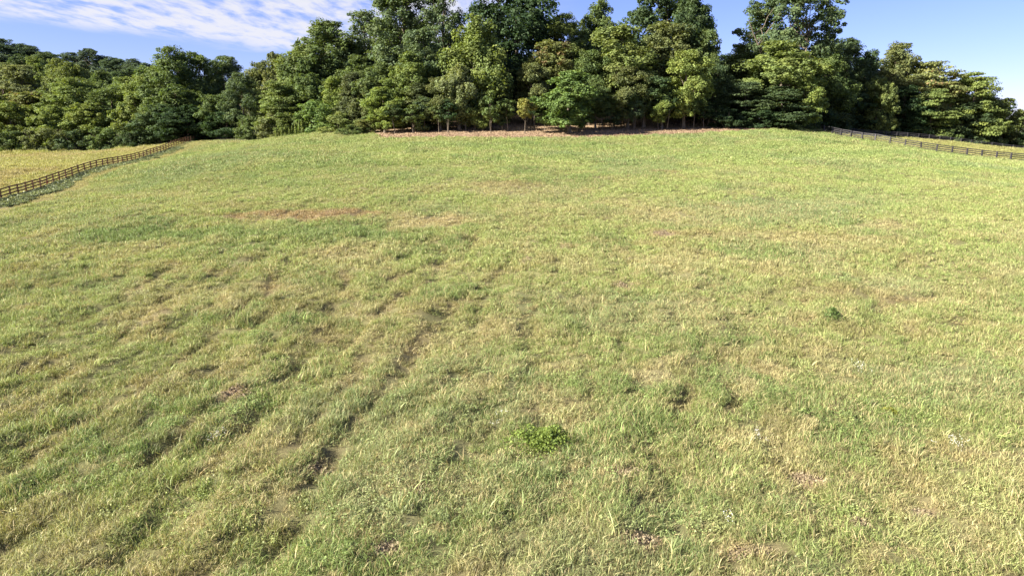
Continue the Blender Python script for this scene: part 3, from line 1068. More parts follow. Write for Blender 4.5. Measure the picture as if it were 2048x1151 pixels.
PR = {
    # big rounded broadleaf trees
    'big1': make_tree(1, 20, 13, 0.16, 'round', 17, 0.21, 30, 0.92, 72, 0.32),
    'big2': make_tree(2, 20, 13, 0.12, 'egg', 19, 0.20, 28, 0.88, 72, 0.32),
    'big3': make_tree(3, 20, 12, 0.14, 'round', 16, 0.23, 30, 0.95, 70, 0.33),
    # tall narrow ones, airy
    'tall1': make_tree(4, 27, 10, 0.18, 'column', 30, 0.21, 22, 0.95, 60, 0.33, flat=0.8),
    'tall2': make_tree(5, 27, 10, 0.15, 'column', 28, 0.23, 22, 0.95, 58, 0.33, flat=0.8),
    # open spreading oak
    'oak': make_tree(6, 27, 19, 0.40, 'round', 34, 0.14, 24, 0.95, 78, 0.33, flat=0.65, twigs=6, trunk_r=0.5, stems=2, top=0.74),
    # draped with climbers
    'drape': make_tree(7, 18, 9, 0.08, 'egg', 17, 0.20, 14, 0.95, 120, 0.33, flat=0.9, droop=0.75, crown_leaves_down=1.0),
    # flat sprays
    'layer': make_tree(8, 14, 12, 0.12, 'wide', 20, 0.19, 13, 1.2, 105, 0.30, flat=0.24),
    'layer2': make_tree(9, 14, 12, 0.10, 'dome', 20, 0.19, 13, 1.2, 105, 0.30, flat=0.28),
    # cedar, fine and dense
    'cedar': make_tree(10, 12, 7, 0.03, 'cone', 22, 0.19, 14, 0.7, 130, 0.22, flat=0.8),
    # middle size
    'mid1': make_tree(11, 11, 8, 0.10, 'egg', 15, 0.22, 24, 0.66, 72, 0.25),
    'mid2': make_tree(12, 11, 8, 0.08, 'round', 15, 0.22, 24, 0.66, 72, 0.25),
    'maple': make_tree(13, 13, 9, 0.12, 'egg', 18, 0.19, 22, 0.62, 66, 0.30, flat=0.85),
    # wood edge trees that keep a bare lower trunk
    'edge1': make_tree(21, 18, 11, 0.22, 'egg', 16, 0.21, 28, 0.85, 72, 0.31, twigs=2),
    'edge2': make_tree(22, 14, 9, 0.20, 'round', 15, 0.22, 26, 0.75, 72, 0.28, twigs=2),
    'hang': make_tree(23, 17, 9, 0.17, 'egg', 17, 0.20, 22, 0.75, 80, 0.30, flat=0.9, droop=0.75, crown_leaves_down=1.0),
    # shrubs and saplings
    'shrub1': make_tree(14, 4.5, 5.5, 0.0, 'dome', 10, 0.24, 12, 0.55, 90, 0.20, trunk_r=0.07, stems=3),
    'shrub2': make_tree(15, 4.5, 5.5, 0.0, 'round', 10, 0.24, 12, 0.55, 90, 0.20, trunk_r=0.06, stems=3),
    'sap1': make_tree(16, 8, 3.4, 0.42, 'egg', 9, 0.26, 7, 0.5, 60, 0.24, trunk_r=0.085),
    'sap2': make_tree(17, 9, 3.8, 0.50, 'round', 8, 0.28, 7, 0.55, 55, 0.24, trunk_r=0.10, lean=0.05),
    'sap3': make_tree(18, 6, 3.0, 0.36, 'dome', 8, 0.28, 6, 0.5, 55, 0.22, trunk_r=0.06, stems=2),
}

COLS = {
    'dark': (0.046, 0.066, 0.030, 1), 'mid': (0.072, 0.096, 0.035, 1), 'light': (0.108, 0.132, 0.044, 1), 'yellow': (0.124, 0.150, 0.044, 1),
    'olive': (0.092, 0.104, 0.042, 1), 'grey': (0.074, 0.098, 0.050, 1), 'blue': (0.056, 0.078, 0.052, 1), 'bright': (0.088, 0.128, 0.040, 1),  # blue: haze of the far hill is put into the leaf colour
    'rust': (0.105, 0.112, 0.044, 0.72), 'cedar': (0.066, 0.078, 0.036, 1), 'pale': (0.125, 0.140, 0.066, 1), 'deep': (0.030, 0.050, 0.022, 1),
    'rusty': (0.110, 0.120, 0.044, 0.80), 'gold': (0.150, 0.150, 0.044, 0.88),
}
rt_ = random.Random(5)


def plant(name, proto, px, ytop, wpx, Y, colr, label, cat='tree', group=None, zsq=1.0, hmax=None):
    p0, t = at(px, ytop + 0.35 * max(265 - ytop, 10), Y)
    X = float(p0[0])
    gz = float(ground_h(np.array([X]), np.array([Y]))[0])
    top, _ = at(px, ytop, Y)
    h = max(float(top[2]) - gz, 1.0)
    pr = PR[proto]
    wd = wpx / FPX * t * (1.16 if cat not in ('sapling', 'shrub') else 1.05)
    root = thing(name, label, cat, (X, Y, gz), group)
    s = wd / pr['W']
    root.scale = (s * rt_.uniform(.94, 1.06), s * rt_.uniform(.94, 1.06), h / pr['H'])
    root.rotation_euler = (0, 0, rt_.uniform(0, 6.28))
    if proto == 'oak':
        root.rotation_euler[2] = 2.2
    a = obj('trunk', pr['trunk'], root)
    b = obj('crown', pr['crown'], root)
    c = COLS[colr]
    j = rt_.uniform(.92, 1.08) * 1.46
    b.color = (c[0] * j, c[1] * j * rt_.uniform(.97, 1.03), c[2] * j, c[3])
    return root


GL, GC, GR = 'trees of the wood behind the left pasture', 'trees of the wood at the top of the meadow', 'trees of the wood on the right'
GH = 'trees on the far hillside'
B = 'broadleaf_tree'
TREES = [
    # far hillside, upper left
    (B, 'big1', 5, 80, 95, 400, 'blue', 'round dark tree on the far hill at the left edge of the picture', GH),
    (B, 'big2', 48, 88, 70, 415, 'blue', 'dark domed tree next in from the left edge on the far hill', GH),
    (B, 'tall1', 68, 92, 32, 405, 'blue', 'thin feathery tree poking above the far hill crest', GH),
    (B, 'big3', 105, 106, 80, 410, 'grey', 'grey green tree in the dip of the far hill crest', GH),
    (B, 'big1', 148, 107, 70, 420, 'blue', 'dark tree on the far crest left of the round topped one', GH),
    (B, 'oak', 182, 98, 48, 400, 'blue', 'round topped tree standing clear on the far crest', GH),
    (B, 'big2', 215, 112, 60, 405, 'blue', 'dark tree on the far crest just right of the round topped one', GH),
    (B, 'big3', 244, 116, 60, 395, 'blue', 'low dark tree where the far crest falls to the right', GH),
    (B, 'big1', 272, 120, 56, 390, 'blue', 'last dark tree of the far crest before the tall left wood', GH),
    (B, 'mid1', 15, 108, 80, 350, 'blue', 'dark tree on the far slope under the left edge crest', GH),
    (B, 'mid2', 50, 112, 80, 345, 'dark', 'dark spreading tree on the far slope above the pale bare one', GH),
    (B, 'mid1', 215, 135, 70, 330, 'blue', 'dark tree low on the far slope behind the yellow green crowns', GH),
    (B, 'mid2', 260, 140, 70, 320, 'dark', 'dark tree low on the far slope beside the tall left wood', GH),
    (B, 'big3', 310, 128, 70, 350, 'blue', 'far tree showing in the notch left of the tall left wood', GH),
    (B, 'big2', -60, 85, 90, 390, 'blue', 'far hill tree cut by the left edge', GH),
    # left wood
    (B, 'tall2', 8, 128, 62, 270, 'pale', 'pale thin crowned tree at the left edge with grey branches', GL),
    (B, 'tall1', 42, 132, 60, 268, 'pale', 'pale olive tree second from the left edge with bare grey twigs', GL),
    (B, 'big2', 76, 112, 66, 282, 'light', 'tall yellowish tree left of the lumpy light crowns', GL),
    (B, 'big1', 120, 122, 64, 262, 'light', 'lumpy light green tree under the far crest dip', GL),
    (B, 'big3', 158, 126, 64, 258, 'light', 'lumpy light green tree under the round topped far tree', GL),
    (B, 'big2', 205, 142, 80, 250, 'mid', 'mid green tree behind the brightest yellow green crowns', GL),
    (B, 'big1', 250, 158, 80, 240, 'light', 'light tree filling the gap left of the tall left wood', GL),
    (B, 'mid1', 60, 182, 120, 222, 'rusty', 'broad olive tree with rusty brown sprays at the left', GL),
    (B, 'mid2', 18, 205, 80, 212, 'yellow', 'yellow green bushy tree at the left edge above the pasture', GL),
    (B, 'big1', 150, 160, 112, 224, 'light', 'large yellow green tree above the middle of the left pasture', GL),
    (B, 'mid2', 112, 212, 74, 208, 'yellow', 'bright yellow green tree standing over the left pasture', GL),
    (B, 'mid1', 170, 205, 84, 207, 'yellow', 'second bright yellow green tree over the left pasture', GL),
    (B, 'big3', 222, 172, 96, 214, 'mid', 'dark sided tree right of the bright yellow green pair', GL),
    (B, 'mid1', 272, 182, 86, 204, 'light', 'light crowned tree with shaded right side behind the fence', GL),
    (B, 'big2', 302, 132, 92, 214, 'light', 'sloping light shoulder of the tall left wood', GL),
    (B, 'big1', 348, 100, 104, 208, 'mid', 'tallest dense green tree of the left wood', GL),
    (B, 'big3', 405, 106, 82, 214, 'mid', 'lumpy green tree right of the tallest left one', GL),
    (B, 'tall1', 450, 114, 60, 222, 'grey', 'narrow greyish tree at the right end of the left wood', GL),
    (B, 'mid2', 352, 172, 92, 198, 'mid', 'mid green tree below the tallest left crown', GL),
    (B, 'mid1', 316, 208, 92, 192, 'dark', 'dark tree shading the end of the brown fence', GL),
    (B, 'mid2', 372, 212, 92, 190, 'deep', 'very dark tree behind the far end of the brown fence', GL),
    (B, 'mid1', 428, 188, 66, 189, 'mid', 'small sunlit crown in front of the dark left hollow', GL),
    (B, 'mid2', 452, 222, 72, 184, 'deep', 'dark low tree in the hollow at the corner of the meadow', GL),
    (B, 'mid1', -55, 160, 120, 225, 'light', 'tree cut by the left edge behind the pasture', GL),
    # left centre
    (B, 'big1', 484, 150, 72, 184, 'grey', 'dark grey green tree at the left corner of the meadow wood', GC),
    (B, 'big2', 520, 122, 84, 198, 'olive', 'olive tree with brownish top behind the meadow corner', GC),
    (B, 'mid1', 556, 105, 70, 192, 'olive', 'olive brown topped tree beside the big dark round one', GC),
    (B, 'big3', 596, 92, 96, 182, 'light', 'light green tree left of the big dark round crown', GC),
    (B, 'big1', 655, 48, 150, 186, 'mid', 'big round dark green tree with shaded right half', GC),
    (B, 'tall2', 740, 30, 96, 196, 'grey', 'thin speckled grey green tree between round and tall crowns', GC),
    (B, 'big2', 722, 110, 96, 176, 'mid', 'mid green tree under the speckled thin one', GC),
    ('mimosa_tree', 'layer2', 558, 165, 84, 168, 'light', 'light green layered tree above the tall weeds', GC),
    (B, 'mid2', 616, 150, 90, 170, 'mid', 'rounded mid green tree below the big dark round crown', GC),
    (B, 'mid1', 668, 152, 62, 165, 'yellow', 'tree with a bright yellow leafy flank in the left centre', GC),
    ('cedar_tree', 'cedar', 706, 148, 92, 160, 'cedar', 'dark olive brown cedar with fine foliage at the wood edge', GC),
    (B, 'mid2', 772, 128, 96, 160, 'mid', 'mid green tree right of the olive brown cedar', GC),
    ('maple_tree', 'maple', 768, 178, 78, 148, 'yellow', 'yellow green tree at the left end of the bare bank', GC),
    ('cedar_tree', 'cedar', 838, 168, 86, 150, 'cedar', 'olive cedar behind slim trunks left of the draped tree', GC),
    # tall centre
    (B, 'tall1', 806, -45, 108, 172, 'grey', 'very tall airy tree left of the twin tall crowns', GC),
    (B, 'tall2', 886, -48, 78, 168, 'grey', 'narrow tall tree cut by the top edge left of the big gap', GC),
    (B, 'edge1', 846, 62, 92, 160, 'grey', 'grey green tree standing in front of the very tall airy one', GC),
    (B, 'edge1', 826, 108, 96, 155, 'light', 'light green leafy tree below the twin tall crowns', GC),
    (B, 'hang', 955, 30, 112, 156, 'light', 'light green tree hung with climbers in the middle of the wood', GC),
    (B, 'hang', 918, 128, 86, 149, 'pale', 'pale curtain of climbers over a tree beside the slim trunks', GC),
    (B, 'hang', 965, 196, 52, 147, 'light', 'small tree wrapped in climbers at the edge of the bank', GC),
    (B, 'big1', 1030, -70, 168, 182, 'deep', 'huge dark tree cut by the top edge at the centre', GC),
    (B, 'edge1', 1012, 88, 96, 166, 'deep', 'very dark tree between the draped and the rusty tree', GC),
    (B, 'tall1', 1130, 32, 66, 178, 'light', 'light topped slim tree right of the huge dark crown', GC),
    (B, 'big2', 1195, 2, 96, 192, 'mid', 'distant green crown in the dip right of centre', GC),
    (B, 'edge1', 1102, 84, 112, 161, 'rust', 'rusty tinged olive tree above the small yellow sapling', GC),
    (B, 'edge2', 1062, 132, 66, 156, 'olive', 'olive layered tree left of the bright green maple', GC),
    (B, 'edge1', 1240, 56, 146, 158, 'light', 'large light olive green tree right of the rusty one', GC),
    (B, 'big1', 1335, -55, 150, 176, 'dark', 'tall dark tree cut by the top edge right of centre', GC),
    (B, 'big3', 1392, 0, 92, 172, 'dark', 'dark tree beside the open sky gap', GC),
    (B, 'edge1', 1330, 48, 124, 164, 'olive', 'large olive green tree in front of the tall dark one', GC),
    ('maple_tree', 'maple', 1140, 146, 112, 143.5, 'bright', 'bright green maple standing in front of the wood', GC),
    ('maple_tree', 'edge2', 1192, 170, 60, 149, 'mid', 'shaded maple tucked behind the bright green one', GC),
    ('sapling', 'sap1', 1050, 195, 36, 142.5, 'gold', 'small golden leaved sapling left of the bright maple', GC),
    (B, 'edge2', 1372, 108, 88, 152, 'yellow', 'yellow green tree by the right end of the bare bank', GC),
    (B, 'edge2', 1290, 150, 104, 153, 'dark', 'dark tree with bare lower trunk right of the maple', GC),
    (B, 'edge2', 1326, 176, 66, 151, 'yellow', 'hanging yellow green bough in front of the dark trees', GC),
    (B, 'edge2', 1424, 125, 66, 159, 'dark', 'dark tree between yellow green tree and layered thicket', GC),
    (B, 'edge1', 985, 118, 84, 160, 'mid', 'mid green tree between the draped tree and the dark gap', GC),
    (B, 'edge2', 1180, 108, 80, 156, 'mid', 'mid green tree behind the bright green maple', GC),
    (B, 'edge2', 1258, 138, 84, 151, 'olive', 'olive boughs reaching low right of the maple', GC),
    (B, 'edge1', 1405, 62, 78, 165, 'mid', 'mid green tree flanking the right side of the tall dark one', GC),
    (B, 'edge2', 880, 160, 74, 149, 'olive', 'olive bushy crown under the twin tall trees', GC),
    (B, 'mid1', 610, 120, 70, 176, 'mid', 'mid green tree leaning on the big dark round one', GC),
    (B, 'mid2', 690, 92, 80, 184, 'dark', 'shaded crown in the dark right half of the big round tree', GC),
    (B, 'mid2', 742, 160, 70, 158, 'olive', 'olive tree between the cedar and the yellow green one', GC),
    (B, 'mid1', 1122, 108, 70, 163, 'olive', 'olive crown between the rusty tree and the maple top', GC),
    (B, 'big2', 1160, 58, 80, 182, 'mid', 'mid green crown left of the distant dip', GC),
    (B, 'mid1', 1530, 140, 90, 166, 'mid', 'mid green tree left of the broad sunlit one', GR),
    (B, 'mid2', 1720, 140, 80, 186, 'dark', 'dark tree left of the light rounded one', GR),
    (B, 'mid1', 1905, 160, 90, 188, 'olive', 'olive tree between the rusty feathery and the leaning one', GR),
    # right
    ('oak_tree', 'oak', 1580, -35, 182, 176, 'grey', 'tall open oak with pale limbs against the sky', GR),
    (B, 'big1', 1478, 92, 76, 182, 'mid', 'green tree under the sky gap left of the oak', GR),
    (B, 'big2', 1560, 82, 168, 163, 'light', 'broad sunlit yellowish tree in front of the oak', GR),
    (B, 'big3', 1652, 96, 96, 172, 'mid', 'green tree under the right side of the oak', GR),
    ('maple_tree', 'maple', 1614, 155, 66, 154, 'yellow', 'small bright yellow green tree under the broad sunlit one', GR),
    ('mimosa_tree', 'layer', 1496, 165, 110, 156, 'dark', 'dark layered tree behind the shaded meadow edge', GR),
    ('mimosa_tree', 'layer2', 1562, 175, 120, 155, 'dark', 'dark green layered tree below the broad sunlit one', GR),
    (B, 'tall2', 1692, 80, 64, 190, 'dark', 'dark tree with thin twigs against the sky right of the oak', GR),
    (B, 'big2', 1735, 100, 78, 192, 'dark', 'dark tree left of the olive domed one on the right', GR),
    (B, 'big1', 1792, 92, 108, 194, 'olive', 'olive domed tree highest in the right hand wood', GR),
    (B, 'mid2', 1757, 158, 64, 178, 'light', 'light green rounded tree standing out of the dark right wood', GR),
    ('mimosa_tree', 'layer', 1862, 122, 120, 186, 'rusty', 'layered feathery tree with rusty sprays on the right', GR),
    ('mimosa_tree', 'layer2', 1945, 148, 116, 185, 'yellow', 'layered yellow green tree leaning out at the right', GR),
    ('mimosa_tree', 'layer', 1868, 178, 92, 180, 'light', 'light layered sprays below the rusty feathery tree', GR),
    (B, 'mid1', 1995, 196, 86, 186, 'light', 'light tree where the right wood drops to the edge', GR),
    (B, 'mid2', 2042, 222, 80, 186, 'rusty', 'last tree at the right edge with some brown sprays', GR),
    (B, 'mid2', 1700, 170, 100, 182, 'deep', 'dark tree behind the corner of the two black fences', GR),
    (B, 'mid1', 1812, 170, 100, 183, 'deep', 'dark tree right of the light rounded one', GR),
    (B, 'mid2', 1660, 195, 80, 170, 'dark', 'dark low tree where the black fence begins', GR),
    (B, 'mid1', 1925, 205, 110, 183, 'dark', 'dark tree under the leaning layered one', GR),
    (B, 'mid2', 2120, 235, 100, 188, 'light', 'tree just beyond the right edge', GR),
]
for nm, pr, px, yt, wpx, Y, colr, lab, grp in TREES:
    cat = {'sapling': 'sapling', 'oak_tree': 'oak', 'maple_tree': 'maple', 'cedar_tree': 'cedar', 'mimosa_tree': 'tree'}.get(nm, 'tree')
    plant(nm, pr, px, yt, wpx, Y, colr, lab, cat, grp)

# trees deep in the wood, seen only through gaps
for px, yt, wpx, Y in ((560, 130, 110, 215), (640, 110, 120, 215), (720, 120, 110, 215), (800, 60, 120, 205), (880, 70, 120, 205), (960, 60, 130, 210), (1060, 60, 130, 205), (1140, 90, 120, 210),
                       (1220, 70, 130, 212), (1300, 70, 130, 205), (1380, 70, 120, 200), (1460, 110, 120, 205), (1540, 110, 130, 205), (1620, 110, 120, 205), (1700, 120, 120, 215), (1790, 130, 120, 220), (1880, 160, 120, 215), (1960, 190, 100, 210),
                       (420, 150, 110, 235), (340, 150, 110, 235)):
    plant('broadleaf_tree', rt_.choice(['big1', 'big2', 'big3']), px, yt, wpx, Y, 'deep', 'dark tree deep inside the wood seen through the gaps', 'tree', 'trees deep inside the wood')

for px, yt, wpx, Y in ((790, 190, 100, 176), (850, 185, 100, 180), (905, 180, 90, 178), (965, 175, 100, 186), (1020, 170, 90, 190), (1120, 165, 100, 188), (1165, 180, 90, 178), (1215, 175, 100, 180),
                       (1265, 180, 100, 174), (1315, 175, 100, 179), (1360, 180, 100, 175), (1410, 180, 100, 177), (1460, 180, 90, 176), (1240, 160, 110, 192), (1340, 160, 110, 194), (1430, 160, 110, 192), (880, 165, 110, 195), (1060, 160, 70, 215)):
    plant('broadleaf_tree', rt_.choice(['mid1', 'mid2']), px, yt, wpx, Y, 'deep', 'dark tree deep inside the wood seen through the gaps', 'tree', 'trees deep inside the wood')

SHRUBS = [
    ('shrub1', 18, 262, 80, 193, 'mid', 'green shrub at the left edge of the pasture'),
    ('shrub2', 85, 258, 84, 192, 'olive', 'greyish shrub below the rusty sprayed left tree'),
    ('shrub1', 150, 262, 74, 191, 'dark', 'dark shrub in the middle of the pasture edge'),
    ('shrub2', 212, 258, 74, 190, 'mid', 'mid green shrub on the pasture edge near the fence'),
    ('shrub1', 268, 262, 64, 188, 'dark', 'dark shrub where the pasture meets the brown fence'),
    ('shrub2', 505, 235, 60, 172, 'mid', 'shrub at the shaded corner of the meadow'),
    ('shrub1', 545, 222, 66, 167, 'olive', 'brownish olive shrub beside the tall weeds'),
    ('shrub2', 636, 205, 92, 162, 'bright', 'fresh green shrub right of the tall weeds'),
    ('shrub1', 684, 226, 74, 157, 'light', 'light shrub at the foot of the cedar'),
    ('shrub2', 735, 240, 62, 150, 'rusty', 'low rusty bramble at the left end of the bare bank'),
    ('shrub1', 704, 250, 56, 148, 'mid', 'low green bramble spilling onto the meadow'),
    ('shrub2', 590, 235, 60, 164, 'light', 'pale shrub behind the tall weeds'),
    ('shrub1', 1455, 218, 70, 152, 'deep', 'dark shrub at the right end of the bare bank'),
    ('shrub2', 1515, 222, 84, 152.5, 'deep', 'dark shrub behind the shaded strip of meadow'),
    ('shrub1', 1580, 216, 84, 154, 'dark', 'dark shrub left of the start of the black fence'),
    ('shrub2', 1640, 222, 66, 163, 'deep', 'dark shrub behind the corner of the black fence'),
    ('shrub1', 1715, 228, 84, 180, 'deep', 'dark shrub behind the far black fence at its left'),
    ('shrub2', 1790, 236, 84, 182, 'deep', 'dark shrub behind the middle of the far black fence'),
    ('shrub1', 1898, 238, 66, 181, 'mid', 'grey green shrub hanging over the far black fence'),
    ('shrub2', 1950, 246, 76, 183, 'dark', 'dark shrub at the right of the far black fence'),
    ('shrub1', 2015, 252, 76, 184, 'dark', 'dark shrub near the right edge below the wood'),
    ('shrub2', 2080, 262, 76, 185, 'dark', 'dark shrub cut by the right edge'),
]
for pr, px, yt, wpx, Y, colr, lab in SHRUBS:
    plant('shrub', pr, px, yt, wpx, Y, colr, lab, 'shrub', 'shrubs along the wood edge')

# slim young trees whose bare trunks show along the bank
SPANS = [('between the bank left end and the climber curtain', 780, 905, 6),
         ('between the climber curtain and the golden sapling', 925, 1030, 6),
         ('between the golden sapling and the bright maple', 1066, 1095, 2),
         ('between the bright maple and the yellow green tree', 1185, 1345, 9),
         ('between the yellow green tree and the bank right end', 1380, 1462, 5)]
ORD = ['leftmost', 'second from left', 'third from left', 'fourth from left', 'fifth from left', 'sixth from left', 'seventh from left', 'eighth from left', 'ninth from left']
for where, x0, x1, cnt in SPANS:
    for i in range(cnt):
        px = x0 + (x1 - x0) * (i + 0.2 + 0.6 * rt_.random()) / cnt
        Y = float(tree_line(np.array([(px - 1024) / FPX * 142]))[0]) + 7.5 + (rt_.random() ** 1.5) * 8
        yt = 180 + rt_.random() * 45
        plant('sapling', rt_.choice(['sap1', 'sap2', 'sap3', 'sap2']), px, yt, rt_.uniform(26, 46), Y, rt_.choice(['dark', 'mid', 'deep', 'grey']),
              ORD[i] + ' bare trunk ' + where, 'sapling', 'slim young trees along the bank')


# ------------------------------------------------------------------ tall weeds, leafy weed, flowers
def weed_mesh(seed, H, n, size, spread):
    r = np.random.default_rng(seed)
    z = H * (0.12 + 0.88 * r.random(n))
    a = r.random(n) * 6.28
    rad = spread * (1.15 - z / H) * (0.3 + 0.7 * r.random(n))
    c = np.stack([rad * np.cos(a), rad * np.sin(a), z], 1)
    nrm = np.stack([np.cos(a), np.sin(a), np.full(n, 0.5)], 1) + r.normal(size=(n, 3)) * 0.5
    V, F = leaf_quads(r, c, nrm, size * (0.6 + 0.8 * r.random(n)))
    m = quads('leaves', V, F, [M_LEAF])
    addcol(m, 'leaf', np.repeat(r.random((n, 3)), 4, 0))
    sv, sf = tube([(0, 0, -0.1), (0.02, 0, H * 0.5), (0, 0.03, H)], [0.03, 0.022, 0.008], 5)
    return m, quads('stem', sv, sf, [M_STEM], True)


WPX = sorted((563, 570, 590, 598, 603, 612, 620, 628, 578, 640, 552, 584))
WO = dict(zip(WPX, ['leftmost', 'second from left', 'third from left', 'fourth from left', 'fifth from left', 'sixth from left', 'sixth from right', 'fifth from right', 'fourth from right', 'third from right', 'second from right', 'rightmost']))
WM = [weed_mesh(600 + i, 3.0, 260, 0.24, 0.42) for i in range(3)]
for i, (px, yt, wk) in enumerate(((563, 252, 1), (570, 250, 1), (590, 246, 1), (598, 240, 1.1), (603, 238, 1.1), (612, 246, 1), (620, 244, 1.), (628, 250, 1), (578, 254, .9), (640, 252, .9), (552, 258, .8), (584, 251, 1))):
    Y = 160.5 + rt_.uniform(-0.6, 1.2)
    p0, t = at(px, yt, Y)
    gz = float(ground_h(np.array([p0[0]]), np.array([Y]))[0])
    h = max(p0[2] - gz, 0.8)
    root = thing('tall_weed', WO[px] + ' of the tall weed stalks at the meadow edge', 'weed', (p0[0], Y, gz), 'tall weeds at the meadow edge')
    root.scale = (1.1 * wk, 1.1 * wk, h / 3.0)
    root.rotation_euler = (0, 0, rt_.uniform(0, 6))
    lm_, sm_ = WM[i % 3]
    o = obj('leaves', lm_, root)
    o.color = (0.15, 0.18, 0.055, 1)
    obj('stem', sm_, root)


def leafy_weed(px, py, wpx, h, nl, size, colr, label, seed, depth=0.45):
    x0, y0, t = hit(px, py)
    wd = wpx / FPX * t * 0.5
    r = np.random.default_rng(seed)
    a = r.random(nl) * 6.28
    rr = np.abs(r.normal(0, 0.52, nl)) ** 0.85 * (0.75 + 0.5 * vnoise(a * 1.6, a * 0 + seed, seed))
    lx, ly = rr * np.cos(a) * wd, rr * np.sin(a) * wd * depth
    lump = fbm(lx * 2.2 + seed, ly * 2.2, seed, 2)
    lz = h * np.clip(1 - 0.6 * rr ** 1.5, 0.15, 1) * (0.35 + 0.9 * lump) * (0.35 + 0.65 * r.random(nl) ** 0.6)
    gz = float(ground_h(np.array([x0]), np.array([y0]))[0])
    gz_l = ground_h(x0 + lx, y0 + ly) - gz
    c = np.stack([lx, ly, lz + gz_l + 0.05], 1)
    nrm = r.normal(size=(nl, 3)) * 0.6 + np.array([0, 0, 0.9])
    V, F = leaf_quads(r, c, nrm, size * (0.6 + 0.8 * r.random(nl)))
    m = quads('leaves', V, F, [M_LEAF])
    addcol(m, 'leaf', np.repeat(r.random((nl, 3)), 4, 0))
    root = thing('leafy_weed', label, 'weed', (x0, y0, gz))
    o = obj('leaves', m, root)
    o.color = COLS[colr] if isinstance(colr, str) else colr
    acc = Acc()
    for i in range(0, nl, max(nl // 60, 1)):
        acc.add(*tube([(lx[i] * 0.7, ly[i] * 0.7, gz_l[i] - 0.05), (lx[i] * 0.9, ly[i] * 0.9, gz_l[i] + lz[i] * 0.6), c[i]], [0.008, 0.006, 0.003], 3))
    sv, sf = acc.get()
    obj('stems', quads('stems', sv, sf, [M_STEM]), root, kind='stuff')
    return root


leafy_weed(1085, 890, 135, 0.75, 4200, 0.078, (0.165, 0.215, 0.055, 1), 'wide patch of bright green leafy weed low in the middle of the meadow', 801, 0.85)
leafy_weed(1664, 648, 46, 0.55, 420, 0.085, (0.115, 0.17, 0.058, 1), 'small dark green weed clump alone in the brownish right meadow', 803, 0.9)
leafy_weed(1780, 825, 34, 0.25, 220, 0.09, (0.24, 0.24, 0.03, 1), 'low yellow weed in the right of the near meadow', 804, 0.5)


def flowers(px, py, n, wpx, label, seed):
    x0, y0, t = hit(px, py)
    r = np.random.default_rng(seed)
    wd = wpx / FPX * t * 0.5
    gz = float(ground_h(np.array([x0]), np.array([y0]))[0])
    lx, ly = r.normal(0, wd * 0.6, n), r.normal(0, wd * 0.8, n)
    hz = ground_h(x0 + lx, y0 + ly) - gz
    hh = 0.42 + 0.25 * r.random(n)
    root = thing('wildflowers', label, 'wildflowers', (x0, y0, gz), 'white wildflowers in the grass')
    acc, ac2 = Acc(), Acc()
    for i in range(n):
        acc.add(*tube([(lx[i], ly[i], hz[i]), (lx[i] + 0.02, ly[i], hz[i] + hh[i])], [0.006, 0.003], 3))
        for k in range(4):
            cc = np.array([lx[i], ly[i], hz[i] + hh[i]]) + r.normal(0, 0.05, 3)
            V, F = leaf_quads(r, np.repeat(cc[None], 3, 0), r.normal(size=(3, 3)) * .5 + np.array([0, -.3, 1]), np.full(3, 0.032))
            ac2.add(V, F)
    obj('stems', quads('stems', *acc.get(), [M_STEM]), root, kind='stuff')
    obj('petals', quads('petals', *ac2.get(), [M_WHITE]), root, kind='stuff')


for i, (px, py, n, w, lab) in enumerate((
        (436, 885, 10, 34, 'cluster of white flowers in the lower left meadow'),
        (1716, 752, 12, 30, 'cluster of white flowers in the right middle meadow'),
        (1912, 905, 14, 44, 'wide scatter of white flowers near the right edge'),
        (1520, 900, 7, 26, 'few white flowers left of the bare patch on the right'),
        (1004, 848, 7, 30, 'few white flowers above the bright leafy weed'),
        (1454, 1068, 5, 16, 'small white flowers near the bottom right of centre'),
        (1668, 440, 9, 60, 'faint white flowers on the green band at the right'),
        (845, 280, 16, 60, 'white flower specks just below the bare bank'))):
    flowers(px, py, n, w, lab, 900 + i)


# ------------------------------------------------------------------ fences
def box_mesh(name, mat, bevel=0.0):
    v = [(-.5, -.5, -.5), (.5, -.5, -.5), (.5, .5, -.5), (-.5, .5, -.5), (-.5, -.5, .5), (.5, -.5, .5), (.5, .5, .5), (-.5, .5, .5)]
    f = [(0, 3, 2, 1), (4, 5, 6, 7), (0, 1, 5, 4), (1, 2, 6, 5), (2, 3, 7, 6), (3, 0, 4, 7)]
    m = bpy.data.meshes.new(name)
    m.from_pydata(v, [], f)
    m.materials.append(mat)
    return m


def post_mesh(name, mat):
    """square post with a slightly pyramidal top; origin at its foot, unit high"""
    v = []
    for z, s in ((-0.15, .5), (0.975, .5), (1.0, .28)):
        v += [(-s, -s, z), (s, -s, z), (s, s, z), (-s, s, z)]
    f = [(3, 2, 1, 0), (8, 9, 10, 11)]
    for k in (0, 4):
        for i in range(4):
            j = (i + 1) % 4
            f.append((k + i, k + j, k + 4 + j, k + 4 + i))
    m = bpy.data.meshes.new(name)
    m.from_pydata(v, [], f)
    m.materials.append(mat)
    return m


def resample(P, step, smooth=True):
    seg = np.hypot(*np.diff(P, axis=0).T)
    cum = np.concatenate([[0], np.cumsum(seg)])
    s = np.arange(0, cum[-1], 0.25)
    x, y = np.interp(s, cum, P[:, 0]), np.interp(s, cum, P[:, 1])
    if smooth:
        k = 41
        xp = np.pad(x, k // 2, mode='reflect', reflect_type='odd')
        yp = np.pad(y, k // 2, mode='reflect', reflect_type='odd')
        x = np.convolve(xp, np.ones(k) / k, 'valid')
        y = np.convolve(yp, np.ones(k) / k, 'valid')
    i = np.arange(0, len(s), int(round(step / 0.25)))
    return np.stack([x[i], y[i]], 1)


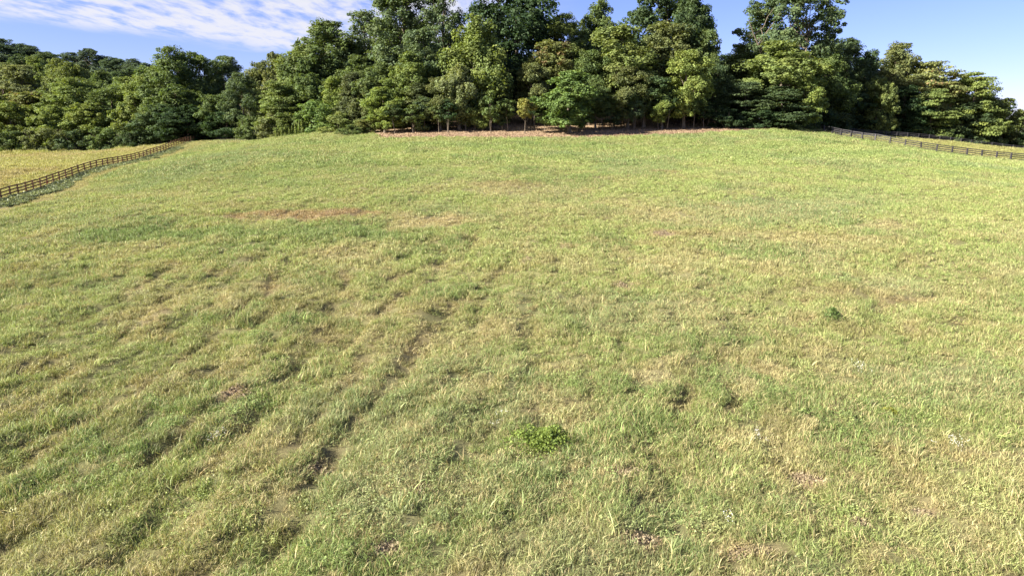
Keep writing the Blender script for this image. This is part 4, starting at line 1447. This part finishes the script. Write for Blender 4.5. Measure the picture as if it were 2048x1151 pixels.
def fence(name, P, mat, label, height, rails, side, post_w, board_h, step=2.5, seed=0):
    r = random.Random(seed)
    pts = resample(P, step)
    zg = ground_h(pts[:, 0], pts[:, 1])
    z = np.maximum(base_h(pts[:, 0], pts[:, 1]) + 0.3 * bumps(pts[:, 0], pts[:, 1]), zg - 0.04)
    root = thing(name, label, 'fence', (pts[0, 0], pts[0, 1], z[0]))
    o0 = np.array([pts[0, 0], pts[0, 1], z[0]])
    pm, bm = post_mesh('post', mat), box_mesh('board', mat)
    n = len(pts)
    for i in range(n):
        a = pts[max(i - 1, 0)]
        b = pts[min(i + 1, n - 1)]
        ang = math.atan2(b[1] - a[1], b[0] - a[0])
        p = obj('post', pm, root)
        p.location = (pts[i, 0] - o0[0], pts[i, 1] - o0[1], z[i] - o0[2])
        p.rotation_euler = (r.gauss(0, .025), r.gauss(0, .025), ang)
        p.scale = (post_w, post_w, height * r.uniform(.985, 1.02))
        if i < n - 1:
            a, b = pts[i], pts[i + 1]
            d = b - a
            L = math.hypot(*d)
            an = math.atan2(d[1], d[0])
            nx_, ny_ = -d[1] / L * side, d[0] / L * side
            off = post_w * 0.5 + 0.02
            for h in rails:
                ja, jb = r.gauss(0, .022), r.gauss(0, .022)
                za, zb = z[i] + h + ja, z[i + 1] + h + jb
                bo = obj('board', bm, root)
                bo.location = ((a[0] + b[0]) / 2 + nx_ * off - o0[0], (a[1] + b[1]) / 2 + ny_ * off - o0[1], (za + zb) / 2 - o0[2])
                bo.rotation_euler = (0, -math.atan2(zb - za, L), an)
                bo.scale = (math.hypot(L, zb - za) - 0.006, 0.036, board_h * r.uniform(.95, 1.05))
    return root, pts, z


# side: +1 boards on the left of the running direction
fl, fpts, fz = fence('board_fence', FL, M_BROWN, 'brown stained four board fence running up the left side of the meadow', 1.50, (0.30, 0.67, 1.04, 1.39), -1, 0.15, 0.15, 2.5, 1)
fence('board_fence', FR, M_BLACK, 'black painted board fence bounding the right of the meadow in sunlight', 1.45, (0.30, 0.66, 1.02, 1.34), 1, 0.23, 0.15, 2.75, 2)
fence('board_fence', FF, M_BLACK, 'far black board fence in the shade of the right hand wood', 1.40, (0.30, 0.64, 0.98, 1.30), 1, 0.16, 0.13, 2.75, 3)

# small orange ribbon tied to a post of the brown fence
k = int(np.argmin([abs((CP * FPX * 0) + 1024 + FPX * (x / (y * CP - (zz + 0.5 - CAM_Z) * SP)) - 97) for (x, y), zz in zip(fpts, fz)]))
rb = bpy.data.meshes.new('ribbon')
vv, ff = [], []
for j in range(6):
    w_ = 0.10 - 0.008 * j
    vv += [(0.02 * math.sin(j), -w_, -0.06 * j), (0.02 * math.cos(j * 1.3), w_, -0.06 * j - 0.02)]
    if j:
        ff.append((2 * j - 2, 2 * j - 1, 2 * j + 1, 2 * j))
rb.from_pydata(vv, [], ff)
rb.materials.append(M_ORANGE)
ro = obj('ribbon', rb, label='small orange ribbon tied to a post of the brown fence', category='ribbon')
ro.location = (fpts[k, 0] + 0.13, fpts[k, 1] - 0.10, fz[k] + 0.78)
sm = ro.modifiers.new('thickness', 'SOLIDIFY')
sm.thickness = 0.01
